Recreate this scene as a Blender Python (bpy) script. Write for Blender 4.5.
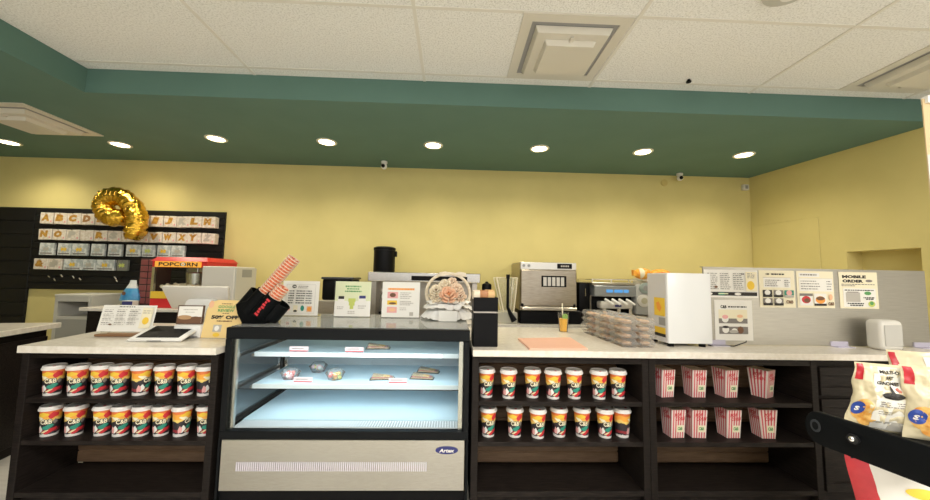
import bpy, bmesh, math, random
from mathutils import Vector, Matrix, noise
PI = math.pi
random.seed(7)
S = bpy.context.scene
for o in list(bpy.data.objects): bpy.data.objects.remove(o)
COL = S.collection

# ------------------------------------------------------------------ camera
cam_d = bpy.data.cameras.new('camera'); cam = bpy.data.objects.new('camera', cam_d); COL.objects.link(cam)
cam_d.sensor_width = 36; cam_d.lens = 348 / 930 * 36; cam_d.clip_start = 0.02; cam_d.clip_end = 100
_p, _y, _r = [math.radians(a) for a in (4.487, 1.886, 1.063)]
_f = Vector((math.sin(_y) * math.cos(_p), math.cos(_y) * math.cos(_p), math.sin(_p)))
_rt = Vector((math.cos(_y), -math.sin(_y), 0)); _up = _rt.cross(_f)
_R = math.cos(_r) * _rt + math.sin(_r) * _up; _U = -math.sin(_r) * _rt + math.cos(_r) * _up
cam.matrix_world = Matrix(((_R.x, _U.x, -_f.x, 0), (_R.y, _U.y, -_f.y, 0), (_R.z, _U.z, -_f.z, 1.34), (0, 0, 0, 1)))
S.camera = cam
S.cycles.transparent_max_bounces = 40

# ------------------------------------------------------------------ world, exposure, large lights
W = bpy.data.worlds.new('world'); S.world = W; W.use_nodes = True
W.node_tree.nodes['Background'].inputs[0].default_value = (1.0, 0.985, 0.98, 1)
W.node_tree.nodes['Background'].inputs[1].default_value = 1.05
S.view_settings.view_transform = 'Standard'; S.view_settings.look = 'None'
S.view_settings.exposure = 0.25; S.view_settings.gamma = 1.0; S.view_settings.use_curve_mapping = False
def area(name, loc, sx, sy, power, col, rot=(0, 0, 0)):
    l = bpy.data.lights.new(name, 'AREA'); l.shape = 'RECTANGLE'; l.size = sx; l.size_y = sy
    l.energy = power; l.color = col
    o = bpy.data.objects.new(name, l); o.location = loc; o.rotation_euler = rot; COL.objects.link(o); return o
# ceiling troffers of the shop floor, behind the photographer
for tx in (-2.7, 0.0, 2.7):
    for ty in (-0.4, -2.6):
        area('ceiling_troffer_light', (tx, ty, 2.75), 1.2, 0.6, 52, (1.0, 0.97, 0.93))

# ------------------------------------------------------------------ materials
MATS = {}
def mat(name, col, rough=0.5, metal=0.0, emit=None, estr=1.0, spec=None, coat=0.0, trans=0.0):
    if name in MATS: return MATS[name]
    m = bpy.data.materials.new(name); m.use_nodes = True; MATS[name] = m
    b = m.node_tree.nodes['Principled BSDF']
    b.inputs['Base Color'].default_value = (*col, 1); b.inputs['Roughness'].default_value = rough
    b.inputs['Metallic'].default_value = metal
    if spec is not None: b.inputs['Specular IOR Level'].default_value = spec
    if coat: b.inputs['Coat Weight'].default_value = coat
    if trans: b.inputs['Transmission Weight'].default_value = trans
    if emit: b.inputs['Emission Color'].default_value = (*emit, 1); b.inputs['Emission Strength'].default_value = estr
    return m
def N(m, t, **kw):
    n = m.node_tree.nodes.new(t)
    for k, v in kw.items(): setattr(n, k, v)
    return n
def L(m, a, b): m.node_tree.links.new(a, b)
def bsdf(m): return m.node_tree.nodes['Principled BSDF']
def coords(m, scale=(1, 1, 1)):
    t = N(m, 'ShaderNodeTexCoord'); mp = N(m, 'ShaderNodeMapping'); mp.inputs['Scale'].default_value = scale
    L(m, t.outputs['Object'], mp.inputs['Vector']); return mp.outputs['Vector']
def ramp(m, fac, stops, interp='LINEAR'):
    r = N(m, 'ShaderNodeValToRGB'); e = r.color_ramp; e.interpolation = interp
    while len(e.elements) > 1: e.elements.remove(e.elements[-1])
    for i, (p, c) in enumerate(stops):
        el = e.elements[0] if i == 0 else e.elements.new(p)
        el.position = p; el.color = (*c, 1)
    L(m, fac, r.inputs[0]); return r.outputs[0]
def noisy(name, c1, c2, scale, rough=0.6, stretch=(1, 1, 1), metal=0.0, bump=0.0, detail=4, lo=0.35, hi=0.65):
    if name in MATS: return MATS[name]
    m = mat(name, c1, rough, metal)
    n = N(m, 'ShaderNodeTexNoise'); n.inputs['Scale'].default_value = scale; n.inputs['Detail'].default_value = detail
    L(m, coords(m, stretch), n.inputs['Vector'])
    L(m, ramp(m, n.outputs['Fac'], [(lo, c1), (hi, c2)]), bsdf(m).inputs['Base Color'])
    if bump:
        b = N(m, 'ShaderNodeBump'); b.inputs['Strength'].default_value = bump; b.inputs['Distance'].default_value = 0.004
        L(m, n.outputs['Fac'], b.inputs['Height']); L(m, b.outputs['Normal'], bsdf(m).inputs['Normal'])
    return m
def see_through(name, col, alpha_mix, rough=0.05, haze=0.0):
    """clear sheet: mostly transparent, fresnel-like gloss, optional milky haze"""
    if name in MATS: return MATS[name]
    m = bpy.data.materials.new(name); m.use_nodes = True; MATS[name] = m
    nt = m.node_tree; nt.nodes.clear()
    out = nt.nodes.new('ShaderNodeOutputMaterial'); tr = nt.nodes.new('ShaderNodeBsdfTransparent'); gl = nt.nodes.new('ShaderNodeBsdfGlossy')
    tr.inputs[0].default_value = (*col, 1); gl.inputs['Roughness'].default_value = rough
    mx = nt.nodes.new('ShaderNodeMixShader'); fr = nt.nodes.new('ShaderNodeLayerWeight'); fr.inputs[0].default_value = alpha_mix
    nt.links.new(fr.outputs['Fresnel'], mx.inputs[0]); nt.links.new(tr.outputs[0], mx.inputs[1]); nt.links.new(gl.outputs[0], mx.inputs[2])
    last = mx
    if haze:
        df = nt.nodes.new('ShaderNodeBsdfDiffuse'); df.inputs[0].default_value = (0.85, 0.85, 0.82, 1)
        m2 = nt.nodes.new('ShaderNodeMixShader'); m2.inputs[0].default_value = haze
        nt.links.new(mx.outputs[0], m2.inputs[1]); nt.links.new(df.outputs[0], m2.inputs[2]); last = m2
    nt.links.new(last.outputs[0], out.inputs[0]); return m

YEL = noisy('yellow_wall_paint', (0.655, 0.562, 0.228), (0.69, 0.592, 0.243), 3.0, 0.75)
GRN = noisy('green_soffit_paint', (0.095, 0.186, 0.155), (0.104, 0.200, 0.167), 3.0, 0.7)
WOOD = noisy('dark_stained_wood', (0.008, 0.006, 0.005), (0.020, 0.015, 0.0125), 14, 0.55, (1, 1, 12), bump=0.15)
WOODH = noisy('dark_stained_wood_level', (0.008, 0.006, 0.005), (0.024, 0.018, 0.015), 14, 0.5, (1, 10, 10), bump=0.15)
for w_ in (WOOD, WOODH): bsdf(w_).inputs['Specular IOR Level'].default_value = 0.18
STONE = noisy('cream_quartz', (0.74, 0.68, 0.58), (0.83, 0.78, 0.69), 35, 0.22, detail=8)
BLACK = mat('black_plastic', (0.005, 0.005, 0.0055), 0.4, spec=.12)
BLKM = mat('black_powder_coat', (0.004, 0.0045, 0.005), 0.5, spec=.08)
CHAR = mat('charcoal_metal', (0.035, 0.038, 0.042), 0.35, 0.3)
WHITE = mat('white_plastic', (0.80, 0.79, 0.76), 0.35)
WHITED = mat('warm_white_plastic', (0.66, 0.63, 0.57), 0.45)
GREY = mat('grey_plastic', (0.30, 0.30, 0.29), 0.45)
PAPER = mat('white_paper', (0.84, 0.82, 0.76), 0.6)
CREAM = mat('cream_paper', (0.83, 0.70, 0.42), 0.6)
PALEY = mat('pale_cream_paper', (0.86, 0.79, 0.58), 0.6)
INK = mat('black_ink', (0.02, 0.018, 0.016), 0.6)
GINK = mat('grey_ink', (0.22, 0.20, 0.18), 0.6)
LINK = mat('light_grey_ink', (0.48, 0.45, 0.40), 0.6)
GREENI = mat('green_ink', (0.10, 0.33, 0.10), 0.6)
TEAL = mat('teal_ink', (0.03, 0.28, 0.20), 0.6)
ORANGE = mat('orange_ink', (0.85, 0.33, 0.05), 0.6)
PEACH = mat('peach_ink', (0.85, 0.50, 0.30), 0.6)
REDI = mat('red_ink', (0.62, 0.03, 0.04), 0.55)
BROWN = mat('brown_ink', (0.17, 0.08, 0.04), 0.6)
PINK = mat('pink_ink', (0.80, 0.40, 0.38), 0.6)
YELI = mat('yellow_ink', (0.85, 0.56, 0.05), 0.6)
BLUEI = mat('blue_ink', (0.03, 0.05, 0.32), 0.5)
NAVY = mat('navy_enamel', (0.025, 0.03, 0.16), 0.35)
STEEL = noisy('brushed_steel', (0.50, 0.48, 0.44), (0.60, 0.58, 0.53), 30, 0.26, (1, 1, 40), metal=1.0)
STEELD = noisy('dull_steel', (0.40, 0.37, 0.32), (0.52, 0.48, 0.42), 20, 0.32, (1, 1, 30), metal=1.0)
CHROME = mat('chrome', (0.8, 0.8, 0.8), 0.08, 1.0)
GLASS = see_through('clear_glass', (0.97, 0.985, 0.98), 0.12, 0.01)
ACRYL = see_through('clear_acrylic', (0.98, 0.98, 0.97), 0.18, 0.05)

# ------------------------------------------------------------------ mesh helpers
class MB:
    def __init__(s): s.bm = bmesh.new(); s.mats = []; s.mi = 0
    def use(s, m):
        if m not in s.mats: s.mats.append(m)
        s.mi = s.mats.index(m); return s
    def _fc(s, vs, smooth=False):
        try: f = s.bm.faces.new(vs)
        except ValueError: return None
        f.material_index = s.mi; f.smooth = smooth; return f
    def box(s, x0, x1, y0, y1, z0, z1, bev=0.0, mtx=None, seg=1):
        v = [s.bm.verts.new((x, y, z)) for z in (z0, z1) for y in (y0, y1) for x in (x0, x1)]
        fs = [s._fc([v[i] for i in q]) for q in ((0, 2, 3, 1), (4, 5, 7, 6), (0, 1, 5, 4), (2, 6, 7, 3), (0, 4, 6, 2), (1, 3, 7, 5))]
        if mtx: bmesh.ops.transform(s.bm, matrix=mtx, verts=v)
        if bev:
            es = list({e for f in fs for e in f.edges})
            bmesh.ops.bevel(s.bm, geom=es, offset=bev, segments=seg, affect='EDGES', profile=0.5, clamp_overlap=True)
        return s
    def prism(s, pts, d, mtx=None, bev=0.0):
        """polygon in XZ (front at y=0) pushed d along +y"""
        a = [s.bm.verts.new((x, 0, z)) for x, z in pts]; b = [s.bm.verts.new((x, d, z)) for x, z in pts]
        n = len(pts); fs = [s._fc(a), s._fc(b[::-1])]
        for i in range(n): fs.append(s._fc([a[i], b[i], b[(i + 1) % n], a[(i + 1) % n]]))
        if mtx: bmesh.ops.transform(s.bm, matrix=mtx, verts=a + b)
        fs = [f for f in fs if f]
        if bev: bmesh.ops.bevel(s.bm, geom=list({e for f in fs for e in f.edges}), offset=bev, segments=2, affect='EDGES', profile=0.5)
        return s
    def flat(s, pts, z0, z1):
        """polygon in XY pushed from z0 to z1"""
        a = [s.bm.verts.new((x, y, z0)) for x, y in pts]; b = [s.bm.verts.new((x, y, z1)) for x, y in pts]
        n = len(pts); s._fc(a[::-1]); s._fc(b)
        for i in range(n): s._fc([a[i], a[(i + 1) % n], b[(i + 1) % n], b[i]])
        return s
    def lathe(s, prof, n=24, mtx=None, smooth=True):
        rings = []; allv = []
        for r, z in prof:
            if r < 1e-6: v = [s.bm.verts.new((0, 0, z))]
            else: v = [s.bm.verts.new((r * math.cos(2 * PI * i / n), r * math.sin(2 * PI * i / n), z)) for i in range(n)]
            rings.append(v); allv += v
        for a, b in zip(rings, rings[1:]):
            if len(a) == 1 and len(b) == 1: continue
            for i in range(n):
                j = (i + 1) % n
                if len(a) == 1: s._fc([a[0], b[j], b[i]], smooth)
                elif len(b) == 1: s._fc([a[i], a[j], b[0]], smooth)
                else: s._fc([a[i], a[j], b[j], b[i]], smooth)
        if mtx: bmesh.ops.transform(s.bm, matrix=mtx, verts=allv)
        return s
    def cyl(s, r, z0, z1, n=20, mtx=None, r2=None):
        r2 = r if r2 is None else r2
        return s.lathe([(0, z0), (r, z0), (r2, z1), (0, z1)], n, mtx, True)
    def tube(s, pts, rad, n=10, closed=False, caps=True):
        pts = [Vector(p) for p in pts]; k = len(pts); rings = []
        up = Vector((0, 0, 1)); prev = None
        for i, p in enumerate(pts):
            if closed: t = (pts[(i + 1) % k] - pts[i - 1]).normalized()
            else: t = (pts[min(i + 1, k - 1)] - pts[max(i - 1, 0)]).normalized()
            if prev is None:
                a = t.cross(up)
                if a.length < 0.1: a = t.cross(Vector((1, 0, 0)))
                a.normalize()
            else:
                a = prev - t * prev.dot(t); a.normalize()
            prev = a; b = t.cross(a)
            r = rad[i] if isinstance(rad, (list, tuple)) else rad
            rings.append([s.bm.verts.new(p + r * (math.cos(2 * PI * j / n) * a + math.sin(2 * PI * j / n) * b)) for j in range(n)])
        for i in range(k if closed else k - 1):
            A = rings[i]; B = rings[(i + 1) % k]
            for j in range(n): s._fc([A[j], A[(j + 1) % n], B[(j + 1) % n], B[j]], True)
        if caps and not closed: s._fc(rings[0][::-1]); s._fc(rings[-1])
        return s
    def ball(s, c, r, n=10, sq=(1, 1, 1)):
        mt = Matrix.Translation(c) @ Matrix.Diagonal((sq[0], sq[1], sq[2], 1))
        pr = [(r * math.sin(PI * i / n), -r * math.cos(PI * i / n)) for i in range(n + 1)]
        pr[0] = (0, -r); pr[-1] = (0, r)
        return s.lathe(pr, n * 2, mt)
    def mesh(s, me, mtx):
        k0 = len(s.bm.verts); nf = len(s.bm.faces)
        s.bm.from_mesh(me); s.bm.verts.ensure_lookup_table(); s.bm.faces.ensure_lookup_table()
        bmesh.ops.transform(s.bm, matrix=mtx, verts=s.bm.verts[k0:])
        for f in s.bm.faces[nf:]: f.material_index = s.mi
        return s
    def build(s, name, m=None, parent=None, label=None, sharp=35, recalc=True):
        if m is not None and not s.mats: s.mats = [m]
        me = bpy.data.meshes.new(name)
        if recalc: bmesh.ops.recalc_face_normals(s.bm, faces=s.bm.faces[:])
        s.bm.to_mesh(me); s.bm.free()
        for x in s.mats: me.materials.append(x)
        me.set_sharp_from_angle(angle=math.radians(sharp))
        o = bpy.data.objects.new(name, me); COL.objects.link(o)
        if parent:
            o.parent = parent; off = Vector()
            q = parent
            while q: off += q.location; q = q.parent
            me.transform(Matrix.Translation(-off))
        if label: o['label'] = label
        return o
def tag(o, label, cat, group=None):
    o['label'] = label; o['category'] = cat
    if group: o['group'] = group
    return o
def thing(name, label, cat, loc=(0, 0, 0), group=None):
    o = bpy.data.objects.new(name, None); COL.objects.link(o); o.empty_display_size = 0.05
    o.location = loc; return tag(o, label, cat, group)
def struct(o, label=None):
    o['kind'] = 'structure'
    if label: o['label'] = label
    return o
def kids(o): return [c for c in bpy.data.objects if c.parent == o]
def dup(root, loc, rz=None, label=None):
    r = root.copy(); COL.objects.link(r); r.location = loc
    if rz is not None: r.rotation_euler = (root.rotation_euler[0], root.rotation_euler[1], rz)
    if label: r['label'] = label
    for ch in kids(root):
        c = ch.copy(); COL.objects.link(c); c.parent = r
        for g in kids(ch):
            d = g.copy(); COL.objects.link(d); d.parent = c
    return r
TXT = {}
def text_mesh(body, bold=0.0, shear=0.0):
    k = (body, bold, shear)
    if k in TXT: return TXT[k]
    c = bpy.data.curves.new('t', 'FONT'); c.body = body; c.size = 1; c.align_x = 'CENTER'; c.align_y = 'CENTER'
    c.offset = bold; c.shear = shear; c.resolution_u = 2
    o = bpy.data.objects.new('t', c); COL.objects.link(o)
    dg = bpy.context.evaluated_depsgraph_get(); me = bpy.data.meshes.new_from_object(o.evaluated_get(dg))
    bpy.data.objects.remove(o); TXT[k] = me; return me
XZ = Matrix(((1, 0, 0, 0), (0, 0, -1, 0), (0, 1, 0, 0), (0, 0, 0, 1)))     # text faces -y
def text_at(mb, body, x, z, h, y=0.0, w=None, bold=0.0, shear=0.0, rot=0.0):
    me = text_mesh(body, bold, shear)
    xs = [v.co.x for v in me.vertices]; ys = [v.co.y for v in me.vertices]
    tw = max(xs) - min(xs); th = max(ys) - min(ys); cx = (max(xs) + min(xs)) / 2; cy = (max(ys) + min(ys)) / 2
    sy = h / th; sx = (w / tw) if w else sy
    mb.mesh(me, Matrix.Translation((x, y, z)) @ Matrix.Rotation(rot, 4, 'Y') @ XZ @ Matrix.Diagonal((sx, sy, 1, 1)) @ Matrix.Translation((-cx, -cy, 0)))
def printing(mb, w, h, items, y):
    """items in sheet units, u left to right and v top to bottom, on a sheet w by h whose bottom edge is z=0"""
    k = 0
    for it in items:
        k += 1; yy = y - 0.00025 * k
        if it[0] == 'r':
            _, u0, v0, u1, v1, m = it; mb.use(m).box((u0 - .5) * w, (u1 - .5) * w, yy, yy + .0002, (1 - v1) * h, (1 - v0) * h)
        elif it[0] == 'o':
            _, u, v, ru, rv, m = it
            mb.use(m).prism([((u - .5 + ru * math.cos(a * PI / 10)) * w, (1 - v + rv * math.sin(a * PI / 10)) * h) for a in range(20)], .0002, Matrix.Translation((0, yy, 0)))
        elif it[0] == 't':
            _, u, v, th, tw, body, m = it[:7]
            mb.use(m); text_at(mb, body, (u - .5) * w, (1 - v) * h, th * h, yy, tw * w if tw else None, *(it[7:]))
        elif it[0] == 'w':          # a line of words too small to read
            _, u0, u1, v, th, m = it; u = u0; mb.use(m)
            while u < u1 - .01:
                l = min(random.uniform(.02, .075), u1 - u)
                mb.box((u - .5) * w, (u + l - .5) * w, yy, yy + .0002, (1 - v - th / 2) * h, (1 - v + th / 2) * h); u += l + .014
def words(u0, u1, v0, v1, n, m, th=None):
    return [('w', u0, u1 - random.uniform(0, .3) * (u1 - u0), v0 + (v1 - v0) * (i + .5) / n, th or .45 * (v1 - v0) / n, m) for i in range(n)]
ORD = ['first', 'second', 'third', 'fourth', 'fifth', 'sixth', 'seventh', 'eighth', 'ninth', 'tenth', 'eleventh', 'twelfth', 'thirteenth',
       'fourteenth', 'fifteenth', 'sixteenth', 'seventeenth', 'eighteenth', 'nineteenth', 'twentieth']

# ================================================================== THE SETTING
CEIL = 2.766; SOF = 2.59; CT = 0.918          # ceiling, soffit underside and counter top heights
FLOORM = noisy('beige_floor', (0.66, 0.62, 0.54), (0.73, 0.69, 0.61), 5, 0.35, (1, 6, 1))
m = MB().use(FLOORM); m.box(-6, 5, -6, 4.1, -0.1, 0); struct(m.build('floor'))
CEILM = mat('speckled_ceiling_tile', (0.72, 0.68, 0.58), 0.9)
n1 = N(CEILM, 'ShaderNodeTexNoise'); n1.inputs['Scale'].default_value = 115; n1.inputs['Detail'].default_value = 6
L(CEILM, coords(CEILM), n1.inputs['Vector'])
L(CEILM, ramp(CEILM, n1.outputs['Fac'], [(0.36, (0.66, 0.66, 0.635)), (0.48, (0.82, 0.82, 0.795)), (0.68, (0.90, 0.90, 0.88))]), bsdf(CEILM).inputs['Base Color'])
m = MB().use(CEILM); m.box(-2.70, 5.2, -6, 2.5, CEIL, CEIL + 0.1); struct(m.build('ceiling'))
GRIDM = mat('white_ceiling_grid', (0.74, 0.72, 0.66), 0.5)
m = MB().use(GRIDM)
for k in range(-1, 5): m.box(-1.457 + 1.219 * k - .010, -1.457 + 1.219 * k + .010, -5.9, 2.45, CEIL - .004, CEIL)
for k in range(0, 13): m.box(-2.61, 4.1, 2.36 - .6095 * k - .010, 2.36 - .6095 * k + .010, CEIL - .003, CEIL)
struct(m.build('trim_1'), 'white metal grid between the ceiling tiles')
m = MB().use(GRN)
m.flat([(-6, -6), (-2.62, -6), (-2.62, 2.45), (4.3, 2.45), (4.3, 4.1), (-6, 4.1)], SOF, CEIL + 0.1); struct(m.build('trim_2'), 'green dropped soffit along the back and left of the shop')
m = MB().use(YEL); m.box(-6, 4, 3.97, 4.07, 0, SOF); struct(m.build('wall_back'))
m = MB().use(YEL); m.box(-6.0, -5.9, -6, 3.97, 0, SOF); struct(m.build('wall_left'))
RW = Matrix(((.118, .993, 0, 3.52), (-.993, .118, 0, 3.97), (0, 0, 1, 0), (0, 0, 0, 1)))   # along the wall, out of the room, up
m = MB().use(YEL)
for a, b, c, d in ((-.1, .896, 0, SOF), (1.37, 1.62, 0, SOF), (.896, 1.37, 0, 1.0), (.896, 1.37, 1.64, SOF)): m.box(a, b, 0, .3, c, d, mtx=RW)
m.box(.896, 1.37, .17, .3, 1.0, 1.64, mtx=RW); m.use(mat('unseen_wall_white', (.74, .71, .64), .7)).box(1.62, 9.9, 0, .3, 0, CEIL, mtx=RW); struct(m.build('wall_right'))  # unseen stretch of wall made off-white to keep yellow out of the steel's reflection
m = MB().use(YEL); m.box(.015, .69, -.012, 0, 1.1, 2.0, bev=.004, mtx=RW); struct(m.build('trim_3'), 'yellow access panel in the right wall')
# no wall behind the camera: room left open so world light fills it

# ------------------------------------------------------------------ ceiling fittings
def diffuser(label, x0, y0, z, base):
    t = thing('ceiling_diffuser', label, 'vent', (x0 + .305, y0 + .305, z), 'square ceiling diffusers')
    fm = mat('diffuser_white', (0.66, 0.63, 0.55), 0.45); dk = mat('diffuser_recess_shade', (0.30, 0.30, 0.295), 0.7)
    F_ = .058
    MB().use(fm).box(x0, x0 + .61, y0, y0 + F_, z - .008, z).box(x0, x0 + .61, y0 + .61 - F_, y0 + .61, z - .008, z).box(x0, x0 + F_, y0 + F_, y0 + .61 - F_, z - .008, z).box(x0 + .61 - F_, x0 + .61, y0 + F_, y0 + .61 - F_, z - .008, z).build('frame', None, t)
    MB().use(dk).box(x0 + .03, x0 + .58, y0 + .03, y0 + .58, z - .003, z - .001).build('shaded_opening', None, t)  # dark sheet: the shade of the recess put in as colour
    for h, zz in ((.205, z - .040), (.138, z - .068)):
        c = (x0 + .305, y0 + .305); b = MB().use(fm); i = h - .05
        pr = [(c[0] + sx * h, c[1] + sy * h) for sx, sy in ((-1, -1), (1, -1), (1, 1), (-1, 1))]
        qr = [(c[0] + sx * (h + .014), c[1] + sy * (h + .014)) for sx, sy in ((-1, -1), (1, -1), (1, 1), (-1, 1))]
        lo = [b.bm.verts.new((*p, zz)) for p in pr]; hi = [b.bm.verts.new((*p, zz + .030)) for p in qr]; l2 = [b.bm.verts.new((*p, zz + .004)) for p in pr]; h2 = [b.bm.verts.new((*p, zz + .034)) for p in qr]
        b._fc(lo); b._fc(l2[::-1])
        for i in range(4):
            j = (i + 1) % 4; b._fc([lo[i], lo[j], hi[j], hi[i]]); b._fc([l2[i], h2[i], h2[j], l2[j]]); b._fc([hi[i], hi[j], h2[j], h2[i]])
        b.build('cone_plate', None, t)
    MB().use(fm).box(x0 + .295, x0 + .315, y0 + .12, y0 + .49, z - .05, z - .001).build('bracket', None, t)
    return t
diffuser('white square stepped diffuser in the ceiling above the display case side of the counter', .352, 1.75, CEIL, 0)
diffuser('white square diffuser in the ceiling at the top right, cut by the picture edge', 2.80, 1.75, CEIL, 0)
diffuser('white square diffuser set in the green soffit at the far left', -3.88, 2.645, SOF, 0)

LAMPM = mat('downlight_lens', (1, 0.9, 0.7), 0.4, emit=(1.0, 0.84, 0.50), estr=14)
RINGM = mat('downlight_ring', (0.75, 0.72, 0.62), 0.4)
dl_pos = [(-4.42, 3.50), (-3.32, 3.47), (-2.235, 3.235), (-1.216, 3.235), (-.214, 3.235), (.806, 3.235), (1.818, 3.235), (2.826, 3.235)]
dl_lab = ['first from the left, in the far left corner', 'second from the left, above the letter packs', 'third from the left, above the popcorn machine', 'fourth from the left, above the cup holder',
          'fourth from the right, above the steel overshelf', 'third from the right, above the oven', 'second from the right, above the coffee machine', 'first from the right, near the right wall']
for (x, y), lb in zip(dl_pos, dl_lab):
    t = thing('downlight', 'round lit downlight in the green soffit, ' + lb, 'light', (x, y, SOF), 'downlights in the soffit')
    MB().use(RINGM).lathe([(.068, 0), (.092, 0), (.092, -.006), (.074, -.010), (.068, -.004), (.068, 0)], 28, Matrix.Translation((x, y, SOF))).build('trim_ring', None, t)
    MB().use(LAMPM).cyl(.069, -.005, -.001, 28, Matrix.Translation((x, y, SOF))).build('lens', None, t)
    sp = bpy.data.lights.new('downlight_lamp', 'SPOT'); sp.energy = 32; sp.spot_size = math.radians(150); sp.spot_blend = 0.9; sp.color = (1.0, 0.90, 0.70); sp.shadow_soft_size = 0.06
    so = bpy.data.objects.new('downlight_lamp', sp); COL.objects.link(so); so.location = (0, 0, -0.02); so.parent = t
def camera_dome(x, y, label):
    t = thing('security_camera', label, 'camera', (x, y, SOF), 'white security cameras')
    MB().use(WHITE).lathe([(0, 0), (.034, 0), (.034, -.022), (.018, -.030), (0, -.030)], 18, Matrix.Translation((x, y, SOF))).build('mount', None, t)
    MB().use(WHITE).ball((x, y - .004, SOF - .055), .034, 9).build('body', None, t)
    MB().use(BLACK).cyl(.020, 0, .008, 16, Matrix.Translation((x - .004, y - .030, SOF - .058)) @ Matrix.Rotation(PI / 2, 4, 'X')).build('lens', None, t)
camera_dome(-.78, 3.76, 'white security camera under the soffit above the black canister')
camera_dome(2.61, 3.88, 'white security camera under the soffit near the right corner')
t = thing('motion_sensor', 'small white motion sensor in the top corner of the back wall', 'sensor', (3.44, 3.97, 2.44))
MB().use(WHITED).box(3.41, 3.48, 3.925, 3.97, 2.43, 2.50, bev=.01, seg=2).build('housing', None, t)
MB().use(GREY).box(3.43, 3.46, 3.922, 3.926, 2.445, 2.485).build('sensor_window', None, t)
o = MB().use(mat('cover_paint', (.62, .49, .17), .7)).cyl(.04, 0, .01, 20, Matrix.Translation((2.477, 3.97, 2.50)) @ Matrix.Rotation(PI / 2, 4, 'X')).build('wall_cover')
tag(o, 'round yellow-painted cover plate high on the back wall left of the right camera', 'cover')
t = thing('sprinkler_head', 'small dark sprinkler head in the ceiling tile near the soffit', 'sprinkler', (1.64, 2.31, CEIL))
MB().use(BLACK).cyl(.010, -.012, 0, 12, Matrix.Translation((1.64, 2.31, CEIL))).build('stem', None, t)
MB().use(BLACK).cyl(.017, -.020, -.012, 14, Matrix.Translation((1.64, 2.31, CEIL))).build('deflector', None, t)
t = thing('smoke_detector', 'round white detector on the ceiling at the top edge of the picture', 'detector', (1.60, 1.515, CEIL))
MB().use(mat('detector_grey', (.55, .55, .52), .5)).lathe([(0, 0), (.115, 0), (.112, -.015), (.09, -.03), (0, -.032)], 28, Matrix.Translation((1.60, 1.515, CEIL))).build('base', None, t)
MB().use(WHITE).lathe([(0, -.03), (.05, -.03), (.045, -.045), (0, -.046)], 24, Matrix.Translation((1.60, 1.515, CEIL))).build('sensor_cap', None, t)

# ================================================================== FRONT COUNTER
BACKB = noisy('brown_back_board', (0.15, 0.088, 0.046), (0.20, 0.122, 0.068), 10, 0.55, (1, 1, 10))
def cabinet(label, x0, x1, yb=2.415, sides=(True, True)):
    t = thing('shelf_cabinet', label, 'cabinet', ((x0 + x1) / 2, 2.25, 0), 'open shelf cabinets under the counter')
    if sides[0]: MB().use(WOOD).box(x0, x0 + .04, 2.10, yb + .02, 0, .872, bev=.002).build('side_panel', None, t)
    if sides[1]: MB().use(WOOD).box(x1 - .04, x1, 2.10, yb + .02, 0, .872, bev=.002).build('side_panel', None, t)
    a, b = x0 + .04, x1 - .04
    for z in (.615, .385): MB().use(WOODH).box(a, b, 2.105, yb, z - .026, z, bev=.0015).build('shelf', None, t)
    MB().use(WOODH).box(a, b, 2.102, yb, .082, .11, bev=.0015).build('bottom_board', None, t)
    MB().use(WOODH).box(a, b, 2.14, 2.16, 0, .082).build('toe_kick', None, t)
    MB().use(WOODH).box(a, b, 2.104, 2.124, .838, .872).build('top_rail', None, t)
    w = MB().use(BACKB)
    zz = .11
    while zz < .86:                                            # tongue and groove boards
        w.box(a, b, yb, yb + .02, zz, min(zz + .072, .872), bev=.009); zz += .072
    w.build('back_panel', None, t)
    return t
cabinet('dark wood open cabinet left of the display case, holding lidded cups', -2.435, -1.345)
cabinet('dark wood open cabinet right of the display case, holding lidded cups', .125, 1.185)
cabinet('dark wood open cabinet holding striped popcorn boxes', 1.187, 2.235)
t = thing('drawer_cabinet', 'dark wood cabinet with framed drawers above doors, under the steel splash panel', 'cabinet', (2.85, 2.3, 0))
MB().use(WOOD).box(2.237, 3.45, 2.13, 2.75, .08, .872).build('body', None, t)
MB().use(WOODH).box(2.237, 3.45, 2.17, 2.70, 0, .08).build('toe_kick', None, t)
def shaker(x0, x1, z0, z1, nm):
    d = MB().use(WOOD).box(x0, x1, 2.122, 2.13, z0, z1)
    for q in ((x0, x1, z0, z0 + .05), (x0, x1, z1 - .05, z1), (x0, x0 + .05, z0 + .05, z1 - .05), (x1 - .05, x1, z0 + .05, z1 - .05)): d.box(q[0], q[1], 2.108, 2.122, q[2], q[3], bev=.002)
    return d.build(nm, None, t)
shaker(2.26, 2.83, .66, .83, 'drawer_front'); shaker(2.85, 3.43, .66, .83, 'drawer_front')
shaker(2.26, 2.83, .10, .64, 'door'); shaker(2.85, 3.43, .10, .64, 'door')
o = MB().use(STONE).flat([(-2.40, 2.045), (-1.325, 2.045), (-1.325, 3.0), (-2.555, 3.0)], .878, CT - .002).build('worktop'); tag(o, 'cream quartz worktop left of the display case', 'worktop', 'cream worktops')
o = MB().use(STONE).box(.125, 3.45, 2.065, 3.04, .880, CT, bev=.003).build('worktop'); tag(o, 'long cream quartz worktop right of the display case', 'worktop', 'cream worktops')
o = MB().use(WOOD).box(-2.38, -1.36, 2.45, 2.98, 0, .874).box(.14, 2.23, 2.45, 3.0, 0, .874).build('counter_carcass'); o['kind'] = 'structure'; o['label'] = 'dark staff-side body of the counter'

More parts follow.
